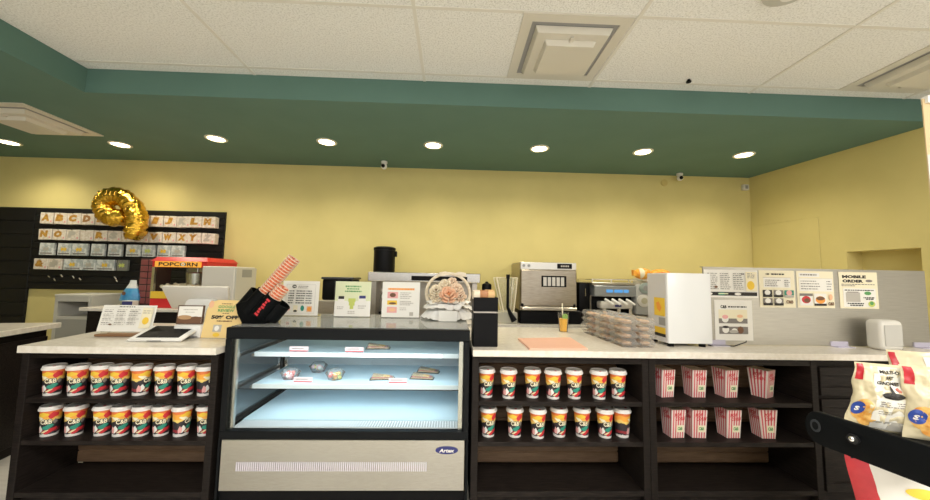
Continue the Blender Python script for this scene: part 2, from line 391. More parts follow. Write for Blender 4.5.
# ------------------------------------------------------------------ display case
X0, X1 = -1.312, .108
case = thing('display_case', 'refrigerated glass display case with three shelves and a stainless front panel', 'display case', (-.6, 2.48, 0))
FRM = mat('case_black_frame', (.006, .007, .008), .4, spec=.14)
CASEW = mat('case_white_liner', (.70, .76, .78), .4)
MB().use(STEEL).box(X0 + .02, X1 - .02, 2.096, 2.11, .118, .396, bev=.003).build('front_panel', None, case)
MB().use(BLACK).box(X0 + .01, X1 - .01, 2.12, 2.86, 0, .43).build('machine_base', None, case)
m = MB().use(FRM)
m.box(X0, X1, 2.10, 2.14, .398, .442, bev=.003); m.box(X0, X1, 2.10, 2.145, .958, 1.024, bev=.004)
for x in (X0, X1 - .034): m.box(x, x + .034, 2.10, 2.14, .442, .958, bev=.003)
for x in (X0, X1 - .02): m.box(x, x + .02, 2.14, 2.86, .398, .442); m.box(x, x + .02, 2.84, 2.86, .442, 1.01)
for x in (X0, X1 - .012): m.box(x, x + .012, 2.10, 2.86, .05, .398)
m.box(X0, X1, 2.83, 2.86, .985, 1.02)
m.build('frame', None, case)
MB().use(GLASS).box(X0 + .034, X1 - .034, 2.116, 2.122, .442, .958).build('front_glass', None, case)
SIDEG = see_through('side_glass_pane', (.88, .94, .94), .80, .02, haze=.03)
for x in (X0 + .006, X1 - .012): MB().use(SIDEG).box(x, x + .006, 2.14, 2.84, .442, 1.01).build('side_glass', None, case)
TOPG = see_through('tinted_top_glass', (.80, .87, .84), 0.50, 0.03, haze=.24)  # milky haze put in for the pale reflections on the top glass
MB().use(TOPG).box(X0 + .004, X1 - .004, 2.145, 2.88, 1.018, 1.026).build('top_glass', None, case)
SHW = mat('shelf_white', (.50, .64, .71), .35)
m = MB().use(SHW).box(X0 + .05, X1 - .05, 2.24, 2.80, .44, .455, bev=.003)
m.build('deck', None, case)
GR = mat('perforated_strip', (.72, .75, .76), .4)
v = N(GR, 'ShaderNodeTexVoronoi'); v.inputs['Scale'].default_value = 62; v.inputs['Randomness'].default_value = 0.0; L(GR, coords(GR, (1, 1, 0)), v.inputs['Vector'])
L(GR, ramp(GR, v.outputs['Distance'], [(.30, (.22, .25, .27)), (.36, (.72, .75, .76))], 'CONSTANT'), bsdf(GR).inputs['Base Color'])
MB().use(GR).box(X0 + .05, X1 - .05, 2.15, 2.24, .44, .447).build('air_grille', None, case)
LED = mat('case_led', (1, 1, 1), .4, emit=(.90, .97, 1.0), estr=3.0)
def led(y, z, w, p):
    l = bpy.data.lights.new('case_led_lamp', 'AREA'); l.shape = 'RECTANGLE'; l.size = w; l.size_y = .02; l.energy = p; l.color = (.86, .95, 1.0)
    q = bpy.data.objects.new('case_led_lamp', l); COL.objects.link(q); q.location = Vector((-.6, y, z)) - case.location; q.rotation_euler = (math.radians(28), 0, 0); q.parent = case
for z, y in ((.645, 2.30), (.843, 2.30)):
    sh = MB().use(SHW).box(X0 + .065, X1 - .05, y, 2.80, z - .008, z).build('shelf', None, case)
    MB().use(CASEW).box(X0 + .065, X1 - .05, y - .006, y, z - .026, z + .002).build('edge_rail', None, sh)
    MB().use(LED).box(X0 + .10, X1 - .10, y + .002, y + .016, z - .020, z - .010).build('glow_strip', None, sh)
    if z > .8: MB().use(LED).box(-1.02, -.06, y - .009, y - .006, z - .022, z - .006).build('glow_strip', None, sh)  # no lamp: LED glint along the rail, added as a glowing strip
    led(y + .05, z - .026, 1.2, 1.15)
    for x in (X0 + .045, X1 - .055): MB().use(STEELD).prism([(2.30, z - .028), (2.79, z - .03), (2.79, z - .010), (2.30, z - .012)], .012, Matrix(((0, 1, 0, x), (1, 0, 0, 0), (0, 0, 1, 0), (0, 0, 0, 1)))).build('shelf_bracket', None, case)
MB().use(LED).box(X0 + .08, X1 - .08, 2.150, 2.165, .985, 1.0).build('glow_strip', None, case); led(2.18, .983, 1.25, 1.6)
for x in (X0 + .036, X1 - .062): MB().use(STEEL).box(x, x + .024, 2.126, 2.146, .445, .956).build('inner_trim', None, case)
for x in (X0 + .03, X1 - .05): MB().use(CHROME).box(x, x + .02, 2.79, 2.81, .45, .99).build('shelf_upright', None, case)
m = MB().use(mat('rear_door_panel', (.42, .45, .46), .3))
m.box(X0 + .03, -.62, 2.825, 2.832, .45, .985); m.box(-.62, X1 - .03, 2.833, 2.84, .45, .985); m.build('rear_door', None, case)
m = MB().use(mat('pale_ribs', (.66, .62, .68), .4))
for i in range(92): m.box(-1.20 + i * .0117, -1.20 + i * .0117 + .0062, 2.091, 2.0965, .228, .276)  # row of pale upright ribs across the steel front panel
m.build('ribbed_strip', None, case, 'pale ribbed vent grille')
bd = MB().use(NAVY).prism([(-.015 + .065 * math.cos(a * PI / 16), .343 + .021 * math.sin(a * PI / 16)) for a in range(32)], .005, Matrix.Translation((0, 2.0915, 0))).build('badge', None, case, 'navy oval maker badge')
m = MB().use(PAPER); text_at(m, 'Artex', -.015, .343, .021, 2.0905, .088, bold=.03, shear=.2); m.build('badge_lettering', None, bd)

# food on the case shelves
FRU = [(.75, .16, .14), (.80, .45, .10), (.70, .62, .14), (.85, .50, .50), (.25, .40, .08)]
FRM_ = [mat('fruit_%s' % n, c, .4) for n, c in zip(('red', 'orange', 'yellow', 'pink', 'green'), FRU)]
BOWL = see_through('clear_bowl_plastic', (.95, .96, .96), .25, .05, haze=.12)
def fruit_bowl(x, y, z, cols, label, r=.062):
    t = thing('fruit_bowl', label, 'food', (x, y, z), 'fruit bowls in the display case')
    T = Matrix.Translation((x, y, z))
    MB().use(BOWL).lathe([(0, .001), (r * .7, .001), (r, .040), (r * 1.04, .042), (r * .98, .046), (r * .6, .066), (0, .07)], 20, T).build('clear_tub', None, t)
    f = MB()
    for i in range(22):
        a = random.uniform(0, 2 * PI); q = random.uniform(0, r * .62); f.use(random.choice(cols)); f.ball((x + q * math.cos(a), y + q * math.sin(a), z + .014 + random.uniform(0, .026)), .013, 5)
    f.build('fruit_pieces', None, t)
fruit_bowl(-1.07, 2.42, .645, [FRM_[0], FRM_[3], FRM_[3], PAPER], 'tub of pink and white fruit at the left of the middle case shelf')
fruit_bowl(-.955, 2.60, .645, [PAPER, FRM_[3], FRM_[2]], 'pale fruit tub standing farther back on the middle case shelf')
fruit_bowl(-.775, 2.42, .645, [FRM_[0], FRM_[1], FRM_[2], FRM_[4]], 'colourful fruit tub right of the first price card on the middle case shelf')
def price_card(x, y, z, label, m_=PINK):
    t = thing('price_card', label, 'price card', (x, y, z), 'price cards in the display case')
    MB().use(PAPER).box(x - .05, x + .05, y, y + .03, z, z + .004).build('foot', None, t)
    f = MB().use(mat('pale_pink_card', (.78, .62, .62), .5)).box(x - .06, x + .06, y - .004, y, z, z + .032); f.build('card', None, t)
    p = MB().use(REDI).box(x - .058, x + .058, y - .005, y - .0042, z + .001, z + .006); p.use(GINK).box(x - .045, x + .03, y - .005, y - .0042, z + .018, z + .021); p.build('printing', None, t)
price_card(-.955, 2.345, .645, 'pink price card between the fruit tubs on the middle shelf')
price_card(-.345, 2.345, .645, 'pink price card among the wraps on the middle shelf')
price_card(-.985, 2.33, .843, 'pink price card at the left of the top case shelf')
price_card(-.63, 2.33, .843, 'pink price card beside the sandwich pack on the top shelf')
BREAD = noisy('bread_crust', (.62, .40, .18), (.75, .55, .30), 40, .7)
def wedge(x, y, z, rz, label):
    t = thing('sandwich_pack', label, 'sandwich', (0, 0, 0), 'sandwich packs in the display case')
    pr = [(-.08, 0), (.08, 0), (.075, .012), (-.065, .034)]
    MB().use(BREAD).prism([(-.075, .003), (.075, .003), (.068, .009), (-.06, .012)], .05, Matrix.Translation((0, .005, 0))).use(FRM_[0]).prism([(-.07, .012), (.065, .010), (.062, .013), (-.065, .019)], .05, Matrix.Translation((0, .005, 0))).use(FRM_[4]).prism([(-.06, .019), (.05, .013), (.05, .015), (-.06, .023)], .05, Matrix.Translation((0, .006, 0))).use(BREAD).prism([(-.062, .023), (.05, .015), (.045, .018), (-.06, .031)], .05, Matrix.Translation((0, .005, 0))).build('filled_bread', None, t)
    MB().use(BOWL).prism(pr, .06).build('clear_pack', None, t)
    MB().use(BLACK).box(-.082, .082, -.002, .062, -.0015, .001).build('tray', None, t)
    t.location = (x, y, z + .0015); t.rotation_euler[2] = rz
wedge(-.46, 2.40, .645, .1, 'clear wrap pack left of the price card on the middle shelf')
wedge(-.20, 2.42, .645, -.1, 'clear wrap pack right of the price card on the middle shelf')
wedge(-.17, 2.58, .645, -.15, 'clear wrap pack at the back right of the middle shelf')
wedge(-.50, 2.42, .843, .1, 'clear sandwich pack on the top shelf of the case')

# ------------------------------------------------------------------ lidded cups on the shelves
def cup_r(z): return .0365 + (.0475 - .0365) * z / .155
def wrap(mb, k0, off, rf=cup_r):
    mb.bm.verts.ensure_lookup_table()
    for v in mb.bm.verts[k0:]:
        r = rf(v.co.z) + off - v.co.y; a = v.co.x / rf(v.co.z); v.co = Vector((r * math.sin(a), -r * math.cos(a), v.co.z))
def blob(mb, x, z, rx, rz, ph=0.0, n=10, rot=0.0):
    k0 = []; top = []; bot = []
    for i in range(n + 1):
        q = -1 + 2 * i / n; h = math.sqrt(max(0, 1 - q * q)); hz = rot * q
        top.append((x + q * rx, z + hz + rz * h * (1 + .25 * math.sin(5 * q + ph)))); bot.append((x + q * rx, z + hz - rz * h * (1 + .25 * math.cos(4 * q + ph)) - .0003))
    T = [mb.bm.verts.new((p[0], 0, p[1])) for p in top]; B = [mb.bm.verts.new((p[0], 0, p[1])) for p in bot]
    for i in range(n): mb._fc([B[i], B[i + 1], T[i + 1], T[i]])
WRAPM = mat('cup_wrap_print', (.1, .08, .08), .45)
tc = N(WRAPM, 'ShaderNodeTexCoord'); sx = N(WRAPM, 'ShaderNodeSeparateXYZ'); L(WRAPM, tc.outputs['Object'], sx.inputs[0])
nz = N(WRAPM, 'ShaderNodeTexNoise'); nz.inputs['Scale'].default_value = 38; L(WRAPM, tc.outputs['Object'], nz.inputs['Vector'])
ma = N(WRAPM, 'ShaderNodeMath', operation='MULTIPLY_ADD'); L(WRAPM, nz.outputs['Fac'], ma.inputs[0]); ma.inputs[1].default_value = .03
mu = N(WRAPM, 'ShaderNodeMath', operation='SUBTRACT'); L(WRAPM, sx.outputs['Z'], mu.inputs[0]); mu.inputs[1].default_value = .015; L(WRAPM, mu.outputs[0], ma.inputs[2])
sc_ = N(WRAPM, 'ShaderNodeMath', operation='DIVIDE'); L(WRAPM, ma.outputs[0], sc_.inputs[0]); sc_.inputs[1].default_value = .16
L(WRAPM, ramp(WRAPM, sc_.outputs[0], [(0, (.80, .78, .73)), (.10, (.035, .03, .035)), (.16, (.30, .03, .04)), (.26, (.03, .025, .03)), (.56, (.85, .60, .16)), (.66, (.88, .40, .05)), (.82, (.80, .20, .05))], 'CONSTANT'), bsdf(WRAPM).inputs['Base Color'])
def make_cup():
    t = thing('lidded_cup', '', 'cup', (0, 0, 0), 'lidded paper cups on the counter shelves')
    b = MB().use(mat('white_cup_base', (.80, .77, .72), .5)).lathe([(0, .002), (.034, .002), (.0365, 0), (cup_r(.013), .013)], 28)
    b.use(WRAPM).lathe([(cup_r(z), z) for z in (.013, .03, .05, .07, .09, .11, .13, .155)], 28); b.build('cup', None, t)
    m = MB()
    for mt, x, z, rx, rz, ph, ro in ((YELI, -.014, .128, .030, .012, 1, .004), (REDI, .034, .124, .022, .016, 2, .004), (PALEY, -.024, .108, .024, .008, 0, -.008), (TEAL, .012, .058, .024, .013, 0, .008),
                                     (REDI, .022, .034, .028, .011, 2, .014), (PAPER, -.024, .044, .014, .018, 1, 0), (PINK, -.036, .040, .010, .020, 3, 0), (CREAM, .000, .032, .016, .005, 1, .008), (GINK, .040, .086, .010, .012, 1, 0)):
        k0 = len(m.bm.verts); m.use(mt); blob(m, x, z, rx, rz, ph, rot=ro); wrap(m, k0, .0006 + .0001 * len(m.mats))
    m.build('wrap_art', None, t, recalc=False)
    m = MB()
    for mt, body, bo, of in ((INK, 'C&B', .12, .0015), (PALEY, 'C&B', .03, .0021)):
        k0 = len(m.bm.verts); m.use(mt); text_at(m, body, .004, .088, .027 if bo < .05 else .033, 0, .048 if bo < .05 else .053, bold=bo); wrap(m, k0, of)
    m.build('logo_lettering', None, t, recalc=False)
    t.scale = (1, 1, .965)
    l = MB().use(mat('white_lid', (.82, .79, .74), .35)).lathe([(.0485, .150), (.0535, .151), (.0545, .156), (.0535, .161), (.051, .163), (.0495, .173), (.047, .175), (.044, .171), (0, .1705)], 28).build('lid', None, t)
    MB().use(REDI).cyl(.007, .1706, .1722, 10, Matrix.Translation((.006, -.024, 0))).build('sip_plug', None, l)
    return t
cup0 = make_cup(); used_cup = []
def put_cup(x, y, z, label, rz):
    if not used_cup: used_cup.append(1); cup0.location = (x, y, z); cup0.rotation_euler[2] = rz; cup0['label'] = label
    else: dup(cup0, (x, y, z), rz, label)
for xs, z, row, cab in (([-2.352, -2.218, -2.098, -1.980, -1.858, -1.724, -1.598, -1.482], .615, 'upper', 'left'), ([-2.350, -2.216, -2.060, -1.948, -1.832, -1.720, -1.602, -1.468], .385, 'lower', 'left'),
                        ([.222, .357, .510, .635, .770, .925, 1.050], .615, 'upper', 'right'), ([.236, .400, .540, .678, .822, .962, 1.075], .385, 'lower', 'right')):
    for i, x in enumerate(xs):
        rz = random.uniform(-.25, .25) + (.42 if cab == 'left' else -.05)
        if (row, cab, i) in (('upper', 'left', 4), ('lower', 'right', 6), ('lower', 'left', 6), ('upper', 'left', 7)): rz = 1.4
        put_cup(x * .99, 2.188 + random.uniform(-.012, .012), z, 'lidded cup, %s from left, %s shelf of cabinet %s of display case' % (ORD[i], row, cab), rz)

# ------------------------------------------------------------------ striped popcorn boxes
PKH = .172; TAN = noisy('tan_cardboard', (.60, .47, .31), (.68, .54, .37), 30, .75)
STR = mat('popcorn_stripe_red', (.66, .10, .12), .5); STW = mat('popcorn_stripe_white', (.85, .74, .68), .5)
def make_popcorn(broad=False):
    t = thing('popcorn_box', '', 'popcorn box', (0, 0, 0), 'striped popcorn boxes on the shelves')
    m = MB(); bw, tw, bd, td, n = (.040, .0575, .041, .0445, 11) if broad else (.041, .0445, .040, .0575, 11)
    def c(ix, iy, z, ins=0): f = z / PKH; return (ix * (bw + (tw - bw) * f - ins), iy * (bd + (td - bd) * f - ins), z)
    for (a, b) in (((-1, -1), (1, -1)), ((1, -1), (1, 1)), ((1, 1), (-1, 1)), ((-1, 1), (-1, -1))):
        for i in range(n):
            m.use(STR if i % 2 else STW)
            def at(q, z): A = Vector(c(*a, z)); B = Vector(c(*b, z)); return A.lerp(B, q)
            q0 = max(0, (i - .12 * (i % 2)) / n); q1 = min(1, (i + 1 - (.12 if (i % 2 == 0) else 0)) / n) if i < n - 1 else 1
            q0 = i / n; q1 = (i + 1) / n
            v = [m.bm.verts.new(p) for p in (at(q0, 0), at(q1, 0), at(q1, PKH), at(q0, PKH))]; m._fc(v)
        m.use(TAN)
        A = [Vector(c(*a, .004, .0012)), Vector(c(*b, .004, .0012)), Vector(c(*b, PKH, .0012)), Vector(c(*a, PKH, .0012))]
        v = [m.bm.verts.new(p) for p in A]; m._fc(v[::-1])
    m.use(TAN); m._fc([m.bm.verts.new(c(*q, .004, .0005)) for q in ((-1, -1), (1, -1), (1, 1), (-1, 1))])
    m.build('carton', None, t, recalc=False)
    f = MB().use(TAN); f._fc([f.bm.verts.new(Vector(c(a_, b_, PKH - .004, .001)) + Vector((0, 0, -.004 * (b_ < 0)))) for a_, b_ in ((-1, -1), (1, -1), (1, 1), (-1, 1))]); f.build('top_flap', None, t, recalc=False)
    def onface(mb, off, side=False):
        for v in mb.bm.verts:
            x, y, z = v.co; f = z / PKH
            if side: v.co = (-(bw + (tw - bw) * f) - off + y, -x, z)
            else: v.co = (x, -(bd + (td - bd) * f) - off + y, z)
    for side in (False, True):
        m = MB().use(REDI); text_at(m, 'POP', -.004, .142, .022, 0, .046, bold=.03, shear=.25, rot=-.08); text_at(m, 'CORN', .010, .118, .022, 0, .062, bold=.03, shear=.25, rot=-.08); onface(m, .0008, side); m.build('popcorn_lettering', None, t, recalc=False)
    s = MB().use(PALEY).box(-.012, .034, -.0004, 0, .036, .078); onface(s, .0006); s = s.build('sticker', None, t, recalc=False)
    m = MB().use(GREENI); text_at(m, 'C&B', .011, .058, .020, -.0002, .030, bold=.05); onface(m, .0012); m.build('sticker_lettering', None, s, recalc=False)
    return t
pk0 = make_popcorn(); pk1 = make_popcorn(True); seen = set()
for i, (x, y, z, rz, lb) in enumerate([
        (1.355, 2.24, .615, .12, 'first from the left on the upper shelf'), (1.56, 2.24, .615, .0, 'second from the left on the upper shelf'), (1.765, 2.24, .615, .10, 'third from the left on the upper shelf'), (2.005, 2.24, .615, .42, 'turned box at the right of the upper shelf'),
        (1.392, 2.205, .385, .06, 'first from the left on the lower shelf'), (1.53, 2.205, .385, -.05, 'second from the left on the lower shelf'), (1.745, 2.205, .385, .0, 'third from the left on the lower shelf'), (1.965, 2.20, .385, -.04, 'broad-side box at the right of the lower shelf')]):
    lb = 'red and white striped popcorn box, ' + lb
    src = pk1 if 'broad' in lb else pk0
    if src not in seen: seen.add(src); src.location = (x, y, z); src.rotation_euler[2] = rz; src['label'] = lb
    else: dup(src, (x, y, z), rz, lb)

# ================================================================== SIGNS
def sign(name, label, w, h, paper, items, loc, tilt=0.0, rz=0.0, holder=None, group=None, foot=0.0, border=.006):
    """sheet in a clear holder, bottom edge at the base point, leaning back by tilt"""
    t = thing(name, label, 'sign', (0, 0, 0), group)
    if holder == 'acrylic':
        a = MB().use(ACRYL).box(-w / 2 - border, w / 2 + border, 0, .003, -.0, h + border)
        if foot: a.box(-w / 2 - border, w / 2 + border, .003, foot, 0, .003, mtx=Matrix.Rotation(tilt, 4, 'X'))
        a.build('clear_holder', None, t)
    b = .004 if holder else 0
    sh = MB().use(paper).box(-w / 2, w / 2, -.0015, -.0002, b, h).build('sheet', None, t)
    p = MB(); printing(p, w, h, items, -.0017); p.build('printing', None, sh)
    t.location = loc; t.rotation_euler = (-tilt, 0, rz); return t
# three price sheets standing on the glass top of the case
S1 = [('r', .10, .10, .90, .106, LINK), ('r', .10, .92, .90, .926, LINK), ('r', .10, .10, .106, .92, LINK), ('r', .894, .10, .90, .92, LINK), ('o', .31, .16, .06, .05, INK), ('t', .31, .16, .035, .08, 'C&B', PAPER, .04)]
S1 += words(.42, .72, .13, .22, 2, GINK)
for i in range(6): S1 += [('w', .17, .32, .29 + .068 * i, .026, INK), ('w', .38, .62, .29 + .068 * i, .026, INK), ('w', .65, .82, .29 + .068 * i, .026, INK)]
S1 += [('o', .20, .80, .05, .05, PINK), ('w', .16, .24, .80, .02, INK), ('r', .33, .70, .45, .88, PALEY), ('o', .39, .86, .05, .03, INK), ('o', .58, .78, .05, .08, TEAL), ('r', .70, .72, .84, .88, PEACH), ('o', .77, .80, .06, .06, ORANGE)]
sign('counter_sign', 'white price list sheet with drinks along its foot, left of three on the case', .272, .262, PAPER, S1, (-1.150, 2.69, 1.0275), .06, 0, 'acrylic', 'sheets standing on the display case', .06)
LIME = mat('lime_ink', (.55, .62, .14), .6); PALEG = mat('pale_green_paper', (.72, .76, .50), .6)
S2 = [('r', 0, 0, 1, .55, PALEG), ('w', .28, .72, .14, .045, GREENI), ('w', .32, .68, .21, .035, GREENI), ('w', .27, .73, .28, .04, GREENI),
      ('r', .09, .42, .27, .66, PAPER), ('r', .10, .42, .26, .50, INK), ('r', .66, .40, .87, .64, PAPER), ('r', .68, .40, .86, .48, NAVY), ('r', .38, .48, .58, .58, LIME), ('r', .40, .58, .56, .68, LIME), ('r', .43, .68, .53, .78, LIME)]
S2 += words(.08, .30, .70, .80, 2, LINK) + words(.66, .90, .66, .78, 2, LINK) + words(.38, .62, .82, .92, 2, LINK)
sign('counter_sign', 'pale green sheet with pictures of three cold drinks, middle sign on the case', .268, .265, PAPER, S2, (-.754, 2.675, 1.0275), .06, 0, 'acrylic', 'sheets standing on the display case', .06)
S3 = [('r', .14, .17, .86, .23, PEACH), ('t', .50, .20, .045, .66, 'SANDWICHES', ORANGE, .02), ('r', .14, .28, .42, .46, PINK), ('o', .28, .37, .08, .06, BROWN), ('r', .14, .52, .40, .64, YELI), ('o', .28, .60, .10, .03, BROWN), ('r', .14, .70, .40, .86, PINK), ('o', .28, .78, .09, .05, PEACH), ('r', .74, .84, .84, .94, LINK)]
S3[1:2] = [('w', .18, .84, .20, .045, ORANGE)]
S3 += words(.48, .80, .28, .48, 4, LINK) + words(.48, .84, .52, .66, 3, LINK) + words(.48, .70, .70, .80, 2, LINK)
sign('counter_sign', 'white menu sheet with three food pictures under an orange heading', .282, .268, PAPER, S3, (-.390, 2.66, 1.0275), .06, 0, 'acrylic', 'sheets standing on the display case', .06)
# yellow review sign on the counter beside the case
S4 = [('o', .10, .12, .07, .10, PEACH), ('w', .38, .66, .10, .02, BROWN), ('t', .53, .18, .075, .46, 'GOOGLE', GREENI, .03), ('t', .53, .28, .075, .44, 'REVIEW', GREENI, .03), ('w', .45, .62, .355, .02, BROWN),
      ('t', .54, .46, .10, .74, '50% OFF', INK, .06), ('w', .34, .74, .56, .03, BROWN), ('r', .28, .66, .50, .84, LINK), ('o', .38, .75, .06, .07, PAPER), ('o', .40, .92, .09, .05, YELI)]
o = thing('review_sign', 'yellow acrylic sign offering 50% OFF, leaning on the counter left of the case', 'sign', (0, 0, 0))
hh, ww = .245, .25
pl = [(-ww / 2, .0), (ww / 2, 0), (ww / 2, hh), (-.06, hh), (-.095, hh - .012), (-.115, hh - .035), (-ww / 2, hh - .07)]
MB().use(ACRYL).prism([(x * 1.05, z * 1.03) for x, z in pl], .003).build('clear_holder', None, o)
sh = MB().use(mat('warm_yellow_paper', (.84, .62, .27), .6)).prism(pl, .001, Matrix.Translation((0, -.0015, 0))).build('sheet', None, o)
p = MB(); printing(p, ww, hh, S4, -.0017); p.build('printing', None, sh)
MB().use(ACRYL).box(-.06, .06, .003, .09, .0, .003, mtx=Matrix.Rotation(.2, 4, 'X')).build('foot', None, o)
o.location = (-1.500, 2.34, CT + .001); o.rotation_euler = (-.2, 0, -.07)
# menu card in a wooden foot on the left counter
MENU = [('r', 0, 0, 1, 1, PAPER), ('w', .30, .60, .06, .03, INK)]
for c0, c1 in ((.05, .26), (.29, .50), (.53, .74)): MENU += words(c0, c1, .14, .78, 9, LINK, .02) + words(c0, c1 - .05, .17, .75, 4, GINK, .025)
MENU += [('r', .77, .10, .97, .88, PALEY), ('o', .87, .60, .06, .14, YELI), ('w', .79, .95, .22, .02, GINK), ('w', .79, .95, .30, .02, GINK), ('o', .24, .74, .03, .03, BROWN), ('r', .03, .09, .03 + .94, .094, LINK)]
t = thing('menu_card', 'white menu card standing in a brown wooden foot at the left counter end', 'sign', (0, 0, 0))
MB().use(mat('wood_foot', (.25, .13, .06), .5)).box(-.16, .16, -.02, .05, 0, .014, bev=.002).build('foot', None, t)
MB().use(CHROME).box(-.14, -.10, .0, .02, .014, .03).box(.10, .14, .0, .02, .014, .03).build('clip', None, t)
T = Matrix.Translation((0, 0, .03)) @ Matrix.Rotation(-.22, 4, 'X')
s = MB().use(PAPER).box(-.165, .165, 0, .0015, 0, .17, mtx=T).build('card', None, t)
p = MB(); printing(p, .33, .17, MENU, -.0004); bmesh.ops.transform(p.bm, matrix=T, verts=p.bm.verts[:]); p.build('printing', None, s)
t.location = (-2.13, 2.37, CT); t.rotation_euler[2] = .05
# ------------------------------------------------------------------ till, tablet, printer
t = thing('tablet', 'white tablet with a black screen, tilted on its stand on the left counter', 'tablet', (0, 0, 0))
T = Matrix.Translation((0, 0, .03)) @ Matrix.Rotation(.30, 4, 'X')
s = MB().use(WHITE).box(-.155, .155, -.105, .095, 0, .014, bev=.006, mtx=T, seg=2).build('body', None, t)
MB().use(mat('tablet_screen', (.003, .003, .0035), .5, spec=.08)).box(-.122, .122, -.078, .085, .0142, .0152, mtx=T).build('screen', None, s)
MB().use(GREY).box(-.04, .04, -.1056, -.1048, .004, .009, mtx=T).build('speaker_slot', None, s)
MB().use(WHITE).box(-.06, .06, -.07, .05, 0, .012, bev=.004).prism([(-.03, .01), (.03, .01), (.03, .045), (-.03, .045)], .03).build('stand', None, t)
t.location = (-1.80, 2.30, CT); t.rotation_euler[2] = .05
t = thing('receipt_printer', 'white receipt printer box below the small framed picture', 'printer', (-1.71, 2.42, CT))
MB().use(WHITE).box(-1.795, -1.625, 2.34, 2.50, CT, CT + .082, bev=.008, seg=2).build('body', None, t)
MB().use(GREY).box(-1.78, -1.64, 2.336, 2.342, CT + .006, CT + .012).build('seam', None, t)
t = thing('till', 'white till with its screen turned to the staff and a rounded stand', 'till', (-1.80, 2.62, CT))
MB().use(WHITE).box(-1.99, -1.62, 2.56, 2.74, CT, CT + .03, bev=.01, seg=2).build('base', None, t)
MB().use(WHITE).prism([(-1.945, 0), (-1.665, 0), (-1.70, .19), (-1.725, .205), (-1.865, .205), (-1.885, .19)], .08, Matrix.Translation((0, 2.545, CT + .03)), bev=.012).build('stand', None, t)
T = Matrix.Translation((-1.85, 2.64, 1.075)) @ Matrix.Rotation(.42, 4, 'X')
d = MB().use(WHITED).prism([(-.20, 0), (.21, 0), (.235, .165), (.23, .175), (-.225, .175), (-.232, .165)], .022, T, bev=.004).build('display', None, t)
MB().use(BLACK).box(-.20, .205, .0222, .024, .012, .165, mtx=T).build('screen', None, d)
t = thing('picture_frame', 'small brown framed card of a landscape standing on the receipt printer', 'frame', (0, 0, 0))
MB().use(mat('frame_wood', (.10, .05, .03), .4)).box(-.082, .082, 0, .01, 0, .122).build('frame', None, t)
f = MB().use(PAPER).box(-.075, .075, -.001, 0, .007, .115).build('card', None, t)
p = MB(); printing(p, .15, .108, [('w', .2, .8, .2, .05, LINK), ('w', .3, .7, .35, .04, LINK), ('r', 0, .62, 1, 1, BROWN), ('o', .3, .66, .3, .13, mat('tan_ink', (.5, .3, .15), .6)), ('o', .75, .72, .2, .12, BROWN)], -.0012)
bmesh.ops.translate(p.bm, vec=(0, 0, .007), verts=p.bm.verts[:]); p.build('printing', None, f)
t.location = (-1.715, 2.36, CT + .084); t.rotation_euler = (-.10, 0, .02)

# ------------------------------------------------------------------ cup holder with nested cup stacks, on the case top
HX, HY, HZ = -1.265, 2.30, 1.027
t = thing('cup_holder', 'black countertop cup holder with slanted tubes at the left of the case top', 'cup holder', (HX, HY, HZ))
ang = math.radians(38)
def slant(x, y, z): return Matrix.Translation((HX + x, HY + y, HZ + z)) @ Matrix.Rotation(ang, 4, 'Y')
MB().use(BLKM).prism([(-.042, 0), (.10, 0), (.15, .06), (.05, .17), (-.09, .12), (-.075, .06)], .16, Matrix.Translation((HX, HY - .06, HZ)), bev=.004).build('base', None, t)
for (x, y, z, a, b) in ((-.03, -.02, .07, .0, .16), (.055, -.05, .05, .0, .15), (.11, -.02, .03, .0, .12), (-.085, .03, .09, .0, .13)):
    m = MB().use(BLKM); n = 20
    T = slant(x, y, z); ro, ri = .050, .046
    m.lathe([(ri, a), (ro, a), (ro, b), (ri, b), (ri, a)], 22, T); m.build('tube', None, t)
m = MB().use(REDI)                                             # red line of script on the middle tube, too small to read
T = slant(.055, -.05, .05)
for i in range(7): m.box(-.012 + .003 * (i % 2), .012 - .004 * (i % 3), -.0535, -.0505, .012 + i * .018, .012 + i * .018 + .012, mtx=T)
m.build('tube_lettering', None, t)
NEST = noisy('nested_cup_print', (.60, .13, .05), (.88, .60, .42), 42, .5, (1, 1, 1), detail=3, lo=.42, hi=.55)
def nested():
    q = thing('nested_paper_cup', '', 'paper cup', (0, 0, 0), 'nested paper cups in the slanted holder')
    MB().use(NEST).lathe([(.030, -.09), (.0405, 0), (.0395, 0), (.029, -.088)], 20).build('cup_wall', None, q)
    MB().use(mat('cup_rim', (.78, .62, .48), .5)).lathe([(.0400, -.004), (.0428, -.003), (.0432, .001), (.0400, .002), (.0385, -.002), (.0400, -.004)], 20).build('rim', None, q)
    return q
nc = nested(); first = [1]
for (x, y, z, a, n_, st, lb) in ((-.03, -.02, .07, .14, 16, .0195, 'long'), (.055, -.05, .05, .15, 5, .019, 'short')):
    for i in range(n_):
        q = nc if first else dup(nc, (0, 0, 0)); first.clear()
        q.location = (slant(x, y, z) @ Matrix.Translation((0, 0, a + i * st))).translation; q.rotation_euler = (0, ang, 0)
        q['label'] = 'orange printed paper cup, %s from the bottom of the %s slanted stack' % (ORD[i], lb)

